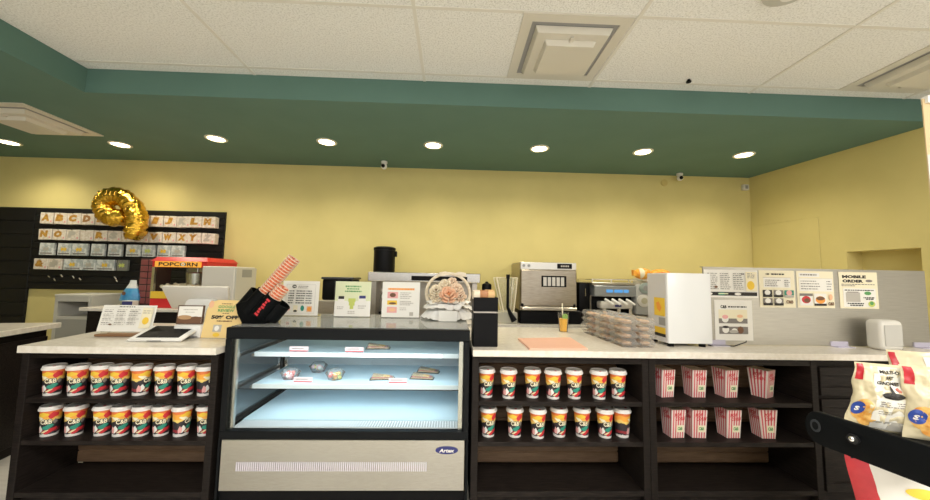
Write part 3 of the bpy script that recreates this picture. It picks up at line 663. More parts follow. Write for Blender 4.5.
# ------------------------------------------------------------------ flower basket on the case
BX, BY, BZ = -.035, 2.66, 1.027
t = thing('flower_basket', 'white wrapped basket of peach roses with a round handle, standing on the case', 'flowers', (BX, BY, BZ))
WICK = noisy('cream_ribbon', (.72, .62, .46), (.82, .74, .60), 60, .6)
MB().use(PAPER).lathe([(0, .001), (.065, .001), (.10, .09), (.095, .09), (.06, .01), (0, .01)], 20, Matrix.Translation((BX, BY, BZ))).build('basket', None, t)
pts = [(BX + .165 * math.cos(a), BY, BZ + .19 + .150 * math.sin(a)) for a in [math.radians(-55 + 290 * i / 40) for i in range(41)]]
MB().use(WICK).tube(pts, .011, 8).build('handle', None, t)
TUL = noisy('white_tulle', (.78, .77, .74), (.88, .87, .84), 12, .9)
m = MB().use(TUL)
for lay, (r0, r1, z0, z1, nn) in enumerate(((.07, .20, .08, .012, 11), (.07, .19, .09, .085, 9), (.07, .165, .075, .125, 8))):   # gathered ruffles round the basket
    n_ = nn * 8; g = []
    for i in range(n_):
        a = 2 * PI * i / n_; row = []
        for k in range(5):
            q = k / 4; ruf = (1.3 * noise.noise(Vector((nn * .35 * math.cos(a), nn * .35 * math.sin(a), lay * 3.3))) + .25 * math.sin(nn * 2 * a)) * q; r = r0 + (r1 - r0) * q * (1 + .06 * math.sin(3 * a + lay)) + .005 * math.cos(2 * nn * a) * q
            row.append(m.bm.verts.new((BX + r * math.cos(a), BY + r * .8 * math.sin(a), BZ + max(.006, z0 + (z1 - z0) * q + .030 * math.sin(PI * q) + .020 * ruf))))
        g.append(row)
    for i in range(n_):
        for k in range(4): m._fc([g[i][k], g[(i + 1) % n_][k], g[(i + 1) % n_][k + 1], g[i][k + 1]], True)
m.build('tulle_wrap', None, t, recalc=False)
m = MB().use(mat('leaf_green', (.16, .22, .14), .6))
for i in range(26):
    a = random.uniform(0, 2 * PI); r = random.uniform(.07, .15); z = random.uniform(.10, .24)
    T = Matrix.Translation((BX + r * math.cos(a), BY + r * .7 * math.sin(a), BZ + z)) @ Matrix.Rotation(random.uniform(0, 6), 4, 'Y') @ Matrix.Rotation(random.uniform(0, 6), 4, 'Z') @ Matrix.Diagonal((1, .4, .12, 1))
    m.lathe([(0, -.045), (.014, -.02), (.018, 0), (.012, .03), (0, .05)], 8, T)
m.build('foliage', None, t)
def rose(x, y, z, r, m_, yaw, core):
    f = MB().use(m_); T = Matrix.Translation((x, y, z)) @ Matrix.Rotation(yaw, 4, 'Z') @ Matrix.Rotation(math.radians(60), 4, 'X')
    for ring, (n, rad, tilt, h) in enumerate(((6, 1.0, 1.05, 0), (5, .72, .75, .012), (4, .42, .42, .02))):
        for i in range(n):
            P_ = T @ Matrix.Rotation(2 * PI * i / n + ring * .5, 4, 'Z') @ Matrix.Translation((rad * r * .45, 0, h)) @ Matrix.Rotation(tilt, 4, 'Y')
            f.lathe([(0, 0), (.28 * r, .1 * r), (.42 * r, .4 * r), (.34 * r, .7 * r), (0, .8 * r)], 8, P_ @ Matrix.Diagonal((.25, 1, 1, 1)))
    f.use(core).ball((T @ Vector((0, 0, .35 * r))), .24 * r, 5)
    f.build('rose', None, t)
PEACHF = mat('peach_petal', (.82, .50, .33), .7); CREAMF = mat('cream_petal', (.82, .72, .55), .7); PALEF = mat('pale_petal', (.84, .66, .50), .7); CORE = mat('rose_core', (.62, .25, .10), .7)
for x, z, r, y, mm, cc in ((.005, .175, .062, -.09, PEACHF, CORE), (-.085, .205, .045, -.07, CREAMF, BROWN), (.06, .215, .048, -.06, PALEF, PALEF), (-.02, .24, .05, -.03, CREAMF, CREAMF), (-.075, .15, .045, -.06, CREAMF, PALEF), (.095, .165, .042, -.05, PALEF, CORE), (.03, .265, .04, 0, PALEF, PALEF), (-.11, .165, .036, 0, CREAMF, CREAMF)):
    rose(BX + x, BY + y, BZ + z, r, mm, random.uniform(-.3, .3), cc)
m = MB().use(WICK)
for sx_ in (-1, 1): m.prism([(0, 0), (sx_ * .05, .02), (sx_ * .10, .012), (sx_ * .105, -.02), (sx_ * .05, -.012)], .012, Matrix.Translation((BX + .03, BY - .016, BZ + .335)), bev=.002)
m.build('ribbon_bow', None, t)
MB().use(PAPER).box(BX - .06, BX + .07, BY - .176, BY - .172, BZ + .001, BZ + .075, mtx=None).build('gift_tag', None, t)

# ------------------------------------------------------------------ things on the right worktop
t = thing('napkin_bin', 'tall black countertop bin between the display case and the pink board', 'bin', (.205, 2.25, CT))
b0 = MB().use(BLACK).box(.130, .282, 2.16, 2.36, CT, CT + .205, bev=.004); b0.build('body', None, t)
m = MB().use(BLACK)
for q in ((.130, .282, 2.16, 2.166), (.130, .282, 2.354, 2.36), (.130, .136, 2.166, 2.354), (.276, .282, 2.166, 2.354)): m.box(q[0], q[1], q[2], q[3], CT + .214, CT + .30)
m.box(.136, .276, 2.166, 2.354, CT + .214, CT + .285); m.build('upper_tray', None, t)
MB().use(STEELD).box(.133, .279, 2.163, 2.357, CT + .205, CT + .214).build('seam_strip', None, t)
for i, (x, y, z, rz, c, lb) in enumerate(((.155, 2.20, .002, .3, 'cream', 'cream wrapped snack bar at the left of the black bin top'), (.195, 2.20, .0, -.2, 'brown', 'brown wrapped snack bar in the middle of the black bin top'), (.235, 2.21, .004, .1, 'tan', 'tan wrapped snack bar at the front right of the black bin top'), (.24, 2.30, .0, .15, 'tan', 'tan wrapped snack bar at the back of the black bin top'))):
    cm = {'cream': mat('cream_wrapper', (.78, .68, .52), .4), 'brown': mat('brown_wrapper', (.45, .20, .08), .4), 'tan': mat('tan_wrapper', (.72, .46, .20), .4)}[c]
    o = MB().use(cm).box(-.030, .030, -.022, .022, 0, .052, bev=.008, seg=2).box(-.030, .030, -.003, .003, .052, .058).build('snack_bar'); tag(o, lb, 'snack', 'wrapped bars in the black bin')
    o.location = (x, y, CT + .2855); o.rotation_euler[2] = rz
o = MB().use(mat('pink_board_plastic', (.83, .47, .34), .45)).flat([(.455, 2.42), (.462, 2.08), (.815, 2.10), (.84, 2.48)], CT, CT + .012).build('cutting_board'); tag(o, 'pink plastic cutting board lying on the right worktop', 'cutting board')
t = thing('iced_drink', 'clear cup of orange iced drink with a straw and a lime slice', 'drink', (.902, 2.83, CT))
T = Matrix.Translation((.902, 2.83, CT))
MB().use(mat('orange_juice', (.92, .50, .04), .3)).lathe([(0, .003), (.031, .003), (.040, .105), (0, .105)], 22, T).build('juice', None, t)
MB().use(see_through('clear_cup', (.98, .98, .97), .15, .04, haze=.03)).lathe([(0, 0), (.033, 0), (.046, .150), (.0475, .152), (.0445, .152), (.032, .002), (0, .002)], 22, T).build('clear_cup', None, t)
MB().use(mat('lime_slice', (.20, .38, .04), .4)).cyl(.026, -.003, .003, 16, T @ Matrix.Translation((.012, -.014, .118)) @ Matrix.Rotation(1.1, 4, 'X')).build('lime_slice', None, t)
MB().use(PALEY).tube([(.900, 2.835, CT + .02), (.895, 2.835, CT + .225)], .005, 8).build('straw', None, t)

CLAM = see_through('clamshell_plastic', (.99, .98, .965), .09, .15, haze=.14)
COOK = noisy('baked_cookie', (.42, .22, .10), (.72, .52, .34), 30, .7)
def clamshell():
    t = thing('clamshell_box', '', 'food box', (0, 0, 0), 'clear clamshell boxes stacked on the worktop')
    m = MB().use(CLAM)
    m.box(-.112, .112, -.10, .10, .021, .0245)
    for cx in (-.056, .056):
        for z0, z1, s0, s1 in ((0, .021, .044, .053), (.0245, .045, .053, .042)):
            a = [m.bm.verts.new((cx + sx_ * s0, sy_ * (s0 + .042), z0)) for sx_, sy_ in ((-1, -1), (1, -1), (1, 1), (-1, 1))]; b = [m.bm.verts.new((cx + sx_ * s1, sy_ * (s1 + .042), z1)) for sx_, sy_ in ((-1, -1), (1, -1), (1, 1), (-1, 1))]
            for i in range(4): m._fc([a[i], a[(i + 1) % 4], b[(i + 1) % 4], b[i]])
            m._fc((a if z0 == 0 else b))
    m.build('clear_box', None, t)
    c = MB().use(COOK)
    for cx in (-.056, .056):
        for cy in (-.05, .0, .05): c.ball((cx + random.uniform(-.008, .008), cy, .020), .030, 5, (1.1, .8, .45))
    c.build('cookies', None, t); return t
cl0 = clamshell(); used = 0
for row, y in enumerate((2.285, 2.50, 2.72)):
    for k in range(4):
        pos = (1.175 + .004 * random.uniform(-1, 1) + (.0, -.005, -.02)[row], y, CT + .0005 + k * .0456); lb = 'clear clamshell box of baked goods, %s from the bottom of the %s stack' % (ORD[k], ('front', 'middle', 'rear')[row])
        rz = random.uniform(-.03, .03)
        if not used: used = 1; cl0.location = pos; cl0['label'] = lb; cl0.rotation_euler[2] = rz
        else: dup(cl0, pos, rz, lb)
t = thing('white_dispenser', 'tall glossy white countertop machine left of the steel splash panel', 'machine', (1.47, 2.34, CT))
MB().use(mat('glossy_white', (.80, .81, .80), .22)).box(1.352, 1.645, 2.235, 2.47, CT + .020, CT + .476, bev=.006, seg=2).build('body', None, t)
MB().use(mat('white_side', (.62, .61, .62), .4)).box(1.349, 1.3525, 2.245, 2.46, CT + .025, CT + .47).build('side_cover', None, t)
m = MB().use(YELI).box(1.3475, 1.349, 2.26, 2.38, CT + .19, CT + .31); m.use(ORANGE).prism([(0, 0), (.03, .02), (.04, .06), (.01, .07), (-.02, .03)], .0006, Matrix(((0, 1, 0, 1.3468), (1, 0, 0, 2.315), (0, 0, 1, CT + .215), (0, 0, 0, 1)))); m.build('yellow_sticker', None, t)
MB().use(GREY).box(1.3475, 1.349, 2.26, 2.33, CT + .13, CT + .18).build('grey_sticker', None, t)
MB().use(YELI).box(1.3475, 1.349, 2.26, 2.38, CT + .075, CT + .115).use(INK).box(1.3475, 1.349, 2.26, 2.38, CT + .055, CT + .075).build('lower_sticker', None, t)
for x, y in ((1.38, 2.26), (1.59, 2.26), (1.38, 2.44), (1.59, 2.44)): MB().use(BLACK).cyl(.02, CT, CT + .021, 14, Matrix.Translation((x, y, 0))).build('foot', None, t)
MB().use(BLACK).box(1.40, 1.58, 2.30, 2.44, CT + .008, CT + .021).build('underside', None, t)
t.location.x += .045

# steel splash panel with the sheets hung on it
PY = 2.32; PT = 1.443
PSTEEL = noisy('satin_steel_sheet', (.47, .455, .42), (.53, .515, .475), 8, .33, (1, 1, 30), metal=1.0)
t = thing('splash_panel', 'satin steel splash panel standing along the right worktop', 'splash panel', (2.48, PY, CT))
MB().use(PSTEEL).box(1.70, 3.285, PY, PY + .006, CT + .003, PT).build('sheet', None, t)
MB().use(PSTEEL).box(1.70, 3.285, PY + .006, PY + .03, PT - .004, PT).build('top_lip', None, t)
FOOT = mat('lilac_acrylic', (.55, .52, .62), .25)
for x in (1.775, 2.63, 3.22): MB().use(FOOT).box(x - .06, x + .06, PY - .05, PY, CT, CT + .005).box(x - .06, x + .06, PY - .007, PY, CT + .005, CT + .035).build('foot', None, t)
LM = [('r', 0, 0, 1, 1, PAPER), ('r', .02, .80, .98, .93, INK)]
for i, u in enumerate((.06, .29, .53)): LM += words(u, u + .20, .10, .72, 9, GINK, .022)
LM += [('r', .76, .06, .97, .76, PALEY), ('o', .85, .55, .07, .16, YELI)] + words(.79, .95, .10, .3, 4, GINK, .02) + [('o', .10, .865, .03, .04, PAPER), ('o', .30, .865, .07, .05, TEAL), ('r', .24, .84, .42, .88, PALEG), ('o', .60, .865, .06, .05, PAPER), ('o', .20, .62, .03, .04, BROWN), ('t', .70, .14, .06, .06, 'C&B', INK, .03)]
def hung(label, x, z0, w, h, paper, items, y, name='panel_sign', rz=0): return sign(name, label, w, h, paper, items, (x, y, z0), 0, rz, None, 'sheets hung on the steel splash panel')
hung('wide drinks menu sheet with a black picture strip, hung beside the white machine', 1.893, 1.236, .375, .188, PAPER, LM, PY - .001)
M2 = [('t', .24, .10, .05, .10, 'C&B', INK, .04), ('w', .35, .72, .10, .04, INK), ('r', .12, .20, .88, .46, PAPER), ('r', .10, .19, .90, .20, LINK)] + words(.16, .62, .24, .44, 4, GINK, .022) + words(.70, .86, .24, .44, 4, GINK, .022)
for i in range(3):
    for j in range(2):
        u = .08 + i * .30; v_ = .53 + j * .22
        if (i, j) == (2, 1): M2 += [('t', u + .13, v_ + .09, .09, .2, 'C&B', BROWN, .04)]; continue
        M2 += [('r', u, v_, u + .26, v_ + .19, (INK, GINK, TEAL)[i] if j == 0 else GINK), ('o', u + .13, v_ + .07, .08, .07, PAPER if i < 2 else PINK), ('r', u, v_ + .13, u + .26, v_ + .19, INK if i < 2 else LINK)]
hung('cream menu sheet with six small pictures, second sheet on the steel panel', 2.216, 1.174, .250, .252, CREAM if 0 else PALEY, M2, PY - .001)
M3 = [('w', .1, .6, .09, .05, INK), ('r', .06, .05, .62, .16, PAPER), ('w', .1, .55, .10, .04, GINK), ('r', .06, .20, .96, .55, PAPER), ('r', .05, .195, .97, .2, LINK)] + words(.10, .70, .24, .52, 4, GINK, .022) + words(.80, .94, .24, .52, 4, GINK, .022)
M3 += [('r', .05, .61, .40, .94, PAPER), ('o', .22, .78, .12, .10, REDI), ('o', .24, .80, .08, .06, BROWN), ('r', .05, .61, .40, .68, GINK), ('r', .43, .61, .76, .94, PAPER), ('o', .60, .78, .13, .10, ORANGE), ('o', .60, .74, .12, .05, BROWN), ('r', .43, .88, .76, .94, INK), ('o', .88, .70, .05, .08, PEACH), ('t', .88, .88, .09, .16, 'C&B', BROWN, .04)]
hung('cream menu sheet with two large food pictures, third sheet on the steel panel', 2.487, 1.176, .262, .250, PALEY, M3, PY - .001)
M4 = [('t', .40, .13, .085, .62, 'MOBILE', INK, .06), ('t', .36, .25, .085, .54, 'ORDER', INK, .06), ('o', .78, .24, .09, .035, GINK), ('w', .06, .92, .34, .02, GINK), ('w', .06, .40, .38, .02, GINK),
      ('r', .09, .45, .93, .96, PAPER), ('w', .13, .88, .50, .028, INK), ('r', .15, .56, .52, .82, LINK), ('r', .18, .54, .48, .56, GINK), ('o', .72, .58, .09, .05, GREENI), ('w', .60, .90, .70, .03, INK), ('w', .66, .86, .74, .03, INK), ('w', .18, .60, .86, .03, INK), ('w', .24, .60, .91, .03, INK), ('o', .80, .87, .09, .08, LIME), ('o', .80, .85, .05, .05, GREENI)]
hung('cream MOBILE ORDER sheet at the right of the steel panel', 2.795, 1.176, .276, .250, PALEY, M4, PY - .001)
M5 = [('t', .24, .17, .08, .16, 'C&B', INK, .05), ('w', .36, .86, .17, .035, INK), ('r', .10, .24, .86, .34, PALEY), ('r', .10, .34, .86, .58, PALEY), ('r', .10, .46, .86, .58, GINK), ('o', .27, .47, .09, .09, PAPER), ('o', .27, .42, .08, .05, PINK), ('o', .66, .45, .09, .09, PALEY), ('o', .66, .40, .08, .04, PEACH),
      ('r', .10, .66, .86, .84, GINK), ('o', .27, .73, .09, .09, PAPER), ('o', .27, .67, .09, .03, INK), ('o', .50, .76, .08, .06, PAPER), ('o', .66, .74, .08, .09, BROWN), ('o', .48, .78, .12, .04, LINK)]
hung('white square sheet with four drink pictures, hung below the wide drinks menu', 1.902, .950, .262, .270, PAPER, M5, PY - .001)
t = thing('wire_arm', 'thin dark wire lying under the square sheet on the worktop', 'wire', (1.90, 2.28, CT)); MB().use(CHAR).tube([(1.70, 2.29, CT + .004), (1.86, 2.27, CT + .004), (1.94, 2.27, CT + .03), (1.955, 2.285, CT + .035)], .004, 8).build('wire', None, t)
t = thing('soap_dispenser', 'rounded white dispenser box standing in front of the steel panel', 'dispenser', (2.835, 2.23, CT))
MB().use(mat('dispenser_white', (.76, .74, .68), .35)).box(2.765, 2.92, 2.18, 2.28, CT, CT + .195, bev=.028, seg=4).build('body', None, t)
MB().use(mat('dispenser_grey', (.55, .54, .50), .4)).box(2.783, 2.902, 2.177, 2.183, CT + .03, CT + .165, bev=.0025).build('front_cover', None, t)

# ================================================================== BACK COUNTER AND MACHINES
BT = .90
o = MB().use(STONE).box(-1.86, 3.45, 3.34, 3.96, BT - .04, BT).build('worktop'); tag(o, 'cream worktop along the back wall under the oven and coffee machine', 'worktop', None)
t = thing('back_cabinet', 'dark cabinet run under the back worktop', 'cabinet', (.8, 3.66, 0)); MB().use(WOOD).box(-1.86, 3.45, 3.37, 3.96, 0, BT - .04).build('body', None, t)
# oven
OX0, OX1 = .655, 1.212
OVS = noisy('warm_oven_steel', (.30, .26, .20), (.42, .37, .29), 14, .30, (1, 1, 26), metal=1.0)
t = thing('oven', 'tall stainless countertop oven with a small window and a black display', 'oven', (.93, 3.6, BT))
m = MB().use(BLACK).box(OX0 + .005, OX1 + .06, 3.42, 3.86, BT, 1.03, bev=.01); m.build('base', None, t)
MB().use(OVS).box(OX0, OX1, 3.40, 3.90, 1.03, 1.502, bev=.006).build('body', None, t)
MB().use(mat('oven_cap', (.62, .60, .55), .3, .7)).box(OX0 + .002, OX1 - .002, 3.385, 3.40, 1.430, 1.500, bev=.003).build('control_panel', None, t)
d = MB().use(OVS).box(OX0 + .005, OX1 - .005, 3.37, 3.40, 1.075, 1.425, bev=.006).build('door', None, t)
wn = MB().use(BLACK).box(.860, 1.105, 3.366, 3.371, 1.262, 1.370, bev=.002).build('window', None, d)
m = MB().use(mat('window_pale_grey', (.60, .58, .54), .3))  # pale grey of the bars across the window
for i in range(5): m.box(.878 + i * .043, .878 + i * .043 + .032, 3.3645, 3.3665, 1.272, 1.356)
m.build('window_grating', None, d)
MB().use(BLACK).box(1.02, 1.165, 3.381, 3.386, 1.442, 1.490).build('display', None, t)
m = MB().use(LINK)
for i in range(5): m.box(1.055 + i * .017, 1.067 + i * .017, 3.380, 3.3815, 1.458, 1.474)
m.build('display_digits', None, t)
for x in (.69, .74): MB().use(GREY).cyl(.014, 0, .006, 14, Matrix.Translation((x, 3.386, 1.466)) @ Matrix.Rotation(PI / 2, 4, 'X')).build('button', None, t)
MB().use(STEELD).box(OX0 + .01, OX1 - .005, 3.36, 3.42, 1.035, 1.066, bev=.008).build('door_handle', None, t)
for x in (OX0 + .02, OX1 - .03): MB().use(BLACK).box(x - .012, x + .012, 3.362, 3.40, 1.07, 1.10, bev=.005).build('hinge', None, t)
# dark grinder box and espresso machine
t = thing('coffee_grinder', 'narrow black machine between the oven and the coffee machine', 'grinder', (1.335, 3.66, BT))
MB().use(BLACK).box(1.285, 1.395, 3.52, 3.80, BT, 1.31, bev=.012, seg=2).build('body', None, t)
MB().use(CHROME).box(1.345, 1.353, 3.514, 3.521, 1.17, 1.25, bev=.002).build('handle', None, t)
EX0, EX1 = 1.405, 1.98
t = thing('espresso_machine', 'steel espresso machine with a blue lit display and a row of white levers', 'coffee machine', (1.7, 3.65, BT))
MB().use(STEELD).box(EX0, EX1, 3.56, 3.90, BT, 1.30, bev=.008).build('body', None, t)
MB().use(STEELD).box(EX0 - .01, EX1 + .01, 3.46, 3.91, 1.285, 1.315, bev=.006).build('top_tray', None, t)
m = MB().use(CHROME)
m.tube([(EX0, 3.48, 1.345), (EX1, 3.48, 1.345), (EX1, 3.88, 1.345), (EX0, 3.88, 1.345), (EX0, 3.48, 1.345)], .006, 8)
for x, y in ((EX0, 3.48), (EX1, 3.48), (EX0, 3.88), (EX1, 3.88), (1.6, 3.48), (1.8, 3.48)): m.cyl(.005, 1.31, 1.345, 8, Matrix.Translation((x, y, 0)))
m.build('cup_rail', None, t)
MB().use(mat('panel_grey', (.34, .36, .38), .3, .5)).box(EX0 + .01, EX1 - .11, 3.45, 3.56, 1.175, 1.283, bev=.006).build('control_panel', None, t)
m = MB().use(mat('blue_display', (.05, .15, .3), .3, emit=(.10, .35, .75), estr=.7))
for a, b in ((1.535, 1.60), (1.615, 1.70), (1.71, 1.76)): m.box(a, b, 3.446, 3.451, 1.215, 1.245)
m.build('display', None, t, 'blue lit display')
MB().use(BLACK).box(EX0 + .02, EX1 - .02, 3.545, 3.56, 1.0, 1.17).build('recess', None, t)
MB().use(WHITED).box(1.475, 1.80, 3.44, 3.555, 1.055, 1.125, bev=.014, seg=2).build('group_cover', None, t)
for x in (1.53, 1.60, 1.67, 1.745): MB().use(WHITE).tube([(x - .02, 3.43, 1.150), (x, 3.41, 1.135), (x + .045, 3.39, 1.10)], [.012, .013, .011], 8).build('lever', None, t)
MB().use(NAVY).box(1.615, 1.68, 3.437, 3.441, 1.075, 1.095).build('badge', None, t)
for x in (1.53, 1.68, 1.80): MB().use(CHROME).cyl(.022, 1.0, 1.06, 12, Matrix.Translation((x, 3.50, 0))).build('group_head', None, t)
MB().use(STEELD).prism([(1.44, BT), (1.96, BT), (1.92, BT + .09), (1.50, BT + .09)], .14, Matrix.Translation((0, 3.42, 0))).build('drip_tray', None, t)
sp_ = MB().use(mat('side_grey', (.42, .42, .40), .4)).box(1.835, 1.99, 3.44, 3.56, 1.0, 1.30, bev=.012, seg=2).build('side_panel', None, t)
def dial(x, z, r, m1, m2, nm):
    T = Matrix.Translation((x, 3.44, z)) @ Matrix.Rotation(PI / 2, 4, 'X')
    return MB().use(m1).lathe([(0, 0), (r, 0), (r, .02), (r * .6, .024), (0, .024)], 22, T).use(m2).lathe([(0, .024), (r * .5, .0242), (r * .5, .028), (0, .028)], 18, T).build(nm, None, sp_)
dial(1.918, 1.265, .055, mat('dial_green_grey', (.30, .36, .33), .3), GREY, 'round_dial'); dial(1.90, 1.14, .062, WHITED, mat('dial_centre', (.45, .42, .30), .4), 'round_dial')
t = thing('orange_snack_bag', 'orange foil bag with a pale label lying on the coffee machine', 'bag', (1.98, 3.60, 1.35))
OB = noisy('orange_foil', (.80, .26, .02), (.90, .48, .06), 25, .3, bump=.6)
m = MB().use(OB); m.ball((1.99, 3.60, 1.412), .062, 9, (1.5, 1.0, .95)); m.prism([(1.885, 1.39), (1.91, 1.39), (1.91, 1.44), (1.882, 1.45)], .05, Matrix.Translation((0, 3.57, 0))); m.build('bag', None, t)
MB().use(PALEY).ball((1.965, 3.594, 1.415), .063, 9, (.62, 1.0, .90)).build('label_band', None, t)
o = MB().use(OB).ball((2.19, 3.62, 1.415), .07, 8, (1.6, 1, .7)).build('orange_snack_bag'); tag(o, 'orange foil bag peeping out above the white machine', 'bag')
o = MB().use(mat('white_board', (.7, .68, .62), .5)).box(2.02, 2.35, 3.50, 3.86, BT, 1.3645).build('storage_box'); tag(o, 'pale box on the back worktop behind the white machine', 'box')
# steel overshelf, canister, small things behind the case
t = thing('steel_overshelf', 'long stainless overshelf standing behind the display case signs', 'shelf', (-.29, 3.7, BT))
MB().use(STEEL).box(-.858, .278, 3.55, 3.85, 1.285, 1.378, bev=.005).build('shelf', None, t)
MB().use(BLACK).box(-.42, .145, 3.545, 3.551, 1.300, 1.345).build('control_strip', None, t)
for x in (-.83, .20): MB().use(STEELD).box(x, x + .05, 3.60, 3.80, BT, 1.285).build('leg', None, t)
MB().use(STEELD).box(-.78, .20, 3.80, 3.82, BT, 1.285).build('back_plate', None, t)
t = thing('canister', 'black lidded canister standing on the steel overshelf', 'canister', (-.70, 3.68, 1.3795))
T = Matrix.Translation((-.70, 3.68, 1.379))
MB().use(BLACK).lathe([(0, 0), (.108, 0), (.110, .01), (.110, .225), (0, .225)], 28, T).build('body', None, t)
MB().use(BLACK).lathe([(.0, .225), (.114, .226), (.114, .252), (.09, .264), (0, .266)], 28, T).build('lid', None, t)
MB().use(BLACK).box(-.592, -.57, 3.66, 3.70, 1.54, 1.60, bev=.006).build('handle', None, t)
CAN = bpy.data.objects['canister']; CAN.location.x -= .024
t = thing('toaster', 'black countertop appliance half hidden by the signs on the case', 'appliance', (-1.15, 3.62, BT))
MB().use(BLACK).box(-1.30, -1.0, 3.52, 3.80, 1.09, 1.30, bev=.02, seg=2).build('body', None, t)
MB().use(CHAR).box(-1.31, -.99, 3.51, 3.81, 1.295, 1.318, bev=.008).build('lid', None, t)
MB().use(STEELD).box(-1.33, -.90, 3.50, 3.82, BT, 1.09, bev=.01).build('stand', None, t)
t = thing('steam_tap', 'small chrome tap standing between the second and third case signs', 'tap', (-.72, 3.58, BT))
MB().use(CHROME).cyl(.02, BT, 1.16, 12, Matrix.Translation((-.70, 3.60, 0))).tube([(-.70, 3.60, 1.14), (-.70, 3.53, 1.17), (-.70, 3.49, 1.15), (-.70, 3.48, 1.12)], .012, 8).build('spout', None, t)
MB().use(BLACK).box(-.74, -.66, 3.57, 3.63, BT, .98).build('base', None, t)
MB().use(WHITED).ball((-.70, 3.60, 1.19), .03, 7).build('knob', None, t)
t = thing('black_jar', 'small black jar with a knobbed lid behind the black bin', 'jar', (.352, 3.62, BT))
MB().use(BLACK).lathe([(0, 0), (.05, 0), (.05, .36), (.046, .375), (.02, .385), (.012, .40), (0, .402)], 20, Matrix.Translation((.352, 3.62, BT))).build('body', None, t)
t = thing('acrylic_dispenser', 'clear flared acrylic bin with a black post beside the oven', 'dispenser', (.53, 3.5, BT))
A2 = see_through('hazy_acrylic', (.95, .95, .90), .3, .06, haze=.10)
m = MB().use(A2); g0 = [(.50, 3.42), (.60, 3.42), (.60, 3.60), (.50, 3.60)]; g1 = [(.425, 3.40), (.63, 3.40), (.63, 3.64), (.425, 3.64)]
a = [m.bm.verts.new((*p, 1.01)) for p in g0]; b = [m.bm.verts.new((*p, 1.345)) for p in g1]
for i in range(4): m._fc([a[i], a[(i + 1) % 4], b[(i + 1) % 4], b[i]])
m.build('flared_bin', None, t, recalc=False)
m = MB().use(PALEY)
for i in range(4): m.tube([(*g0[i], 1.01), (*g1[i], 1.345)], .007, 6)
m.tube([(*p, 1.345) for p in g1], .004, 6, closed=True); m.build('bin_edges', None, t)
MB().use(mat('stone_grey', (.45, .43, .34), .5)).box(.44, .635, 3.40, 3.64, BT, 1.01, bev=.008).build('base', None, t)
MB().use(BLACK).tube([(.535, 3.385, 1.36), (.535, 3.385, 1.06), (.56, 3.385, 1.0), (.60, 3.385, .93)], [.013, .013, .02, .03], 10).build('post', None, t)
MB().use(BLACK).cyl(.018, 1.335, 1.375, 12, Matrix.Translation((.535, 3.385, 0))).build('post_cap', None, t)

# ------------------------------------------------------------------ left part of the back counter
LT = 1.0
t = thing('raised_cabinet', 'dark cabinet with a cream top under the popcorn machine', 'cabinet', (-2.65, 3.65, 0))
MB().use(WOOD).box(-3.36, -1.88, 3.36, 3.96, 0, LT - .03).build('body', None, t)
MB().use(STONE).box(-3.40, -1.87, 3.32, 3.96, LT - .03, LT, bev=.003).build('top', None, t)
t = thing('popcorn_machine', 'popcorn machine with a red top and a lit marquee, behind the till', 'popcorn machine', (-2.53, 3.6, LT))
PX0, PX1 = -2.85, -2.345
REDM = mat('popcorn_red', (.62, .02, .025), .35)
MB().use(REDM).box(PX0, PX1, 3.40, 3.86, LT, LT + .09, bev=.006).build('base', None, t)
MB().use(YELI).box(PX0 + .01, PX1 - .01, 3.394, 3.40, LT + .09, LT + .155).build('yellow_band', None, t)
MB().use(WHITED).box(PX0 + .005, PX1 - .005, 3.40, 3.86, LT + .09, LT + .15).build('tray', None, t)
for x, y in ((PX0, 3.40), (PX1 - .025, 3.40), (PX0, 3.83), (PX1 - .025, 3.83)): MB().use(STEEL).box(x, x + .025, y, y + .025, LT + .09, 1.385).build('corner_post', None, t)
for q in ((PX0 + .025, PX1 - .025, 3.405, 3.410), (PX0 + .005, PX0 + .010, 3.425, 3.83)): MB().use(GLASS).box(*q, LT + .15, 1.385).build('glass_pane', None, t)
MB().use(STEELD).box(PX0 + .02, PX1 - .02, 3.82, 3.83, LT + .15, 1.385).build('back_panel', None, t)
m = MB().use(REDM); zt = 1.392
a = [(PX0 - .01, 3.39), (PX1 + .01, 3.39), (PX1 + .01, 3.87), (PX0 - .01, 3.87)]
m.box(PX0, PX1, 3.40, 3.86, 1.385, 1.442); m.build('cabinet_head', None, t)
m = MB().use(REDM); lo = [m.bm.verts.new((*p, 1.442)) for p in a]; hi = [m.bm.verts.new((p[0] * .88 + -2.5975 * .12, p[1] * .85 + 3.63 * .15, 1.482)) for p in a]
m._fc(lo[::-1]); m._fc(hi)
for i in range(4): m._fc([lo[i], lo[(i + 1) % 4], hi[(i + 1) % 4], hi[i]])
m.build('red_roof', None, t)
mq = MB().use(mat('marquee_orange', (.85, .40, .05), .5, emit=(1.0, .45, .06), estr=.35)).box(PX0 + .03, PX1 - .05, 3.39, 3.40, 1.386, 1.440); mq = mq.build('marquee', None, t)
m = MB().use(INK); text_at(m, 'POPCORN', -2.605, 1.413, .038, 3.389, .36, bold=.03); m.use(PAPER); text_at(m, 'O', -2.560, 1.413, .036, 3.3885, .040, bold=.05); m.build('marquee_lettering', None, mq)
MB().use(STEEL).lathe([(0, 1.22), (.09, 1.22), (.10, 1.33), (0, 1.345)], 20, Matrix.Translation((-2.58, 3.62, 0))).tube([(-2.58, 3.62, 1.34), (-2.58, 3.62, 1.40)], .01).tube([(-2.48, 3.62, 1.28), (-2.38, 3.62, 1.28)], .008).build('kettle', None, t)
POPC = noisy('popped_corn', (.75, .62, .38), (.85, .78, .60), 60, .8)
o = MB().use(POPC)
for i in range(150): o.ball((random.uniform(PX0 + .05, PX1 - .05), random.uniform(3.44, 3.80), LT + .165 + random.random() * .05), random.uniform(.014, .022), 4)
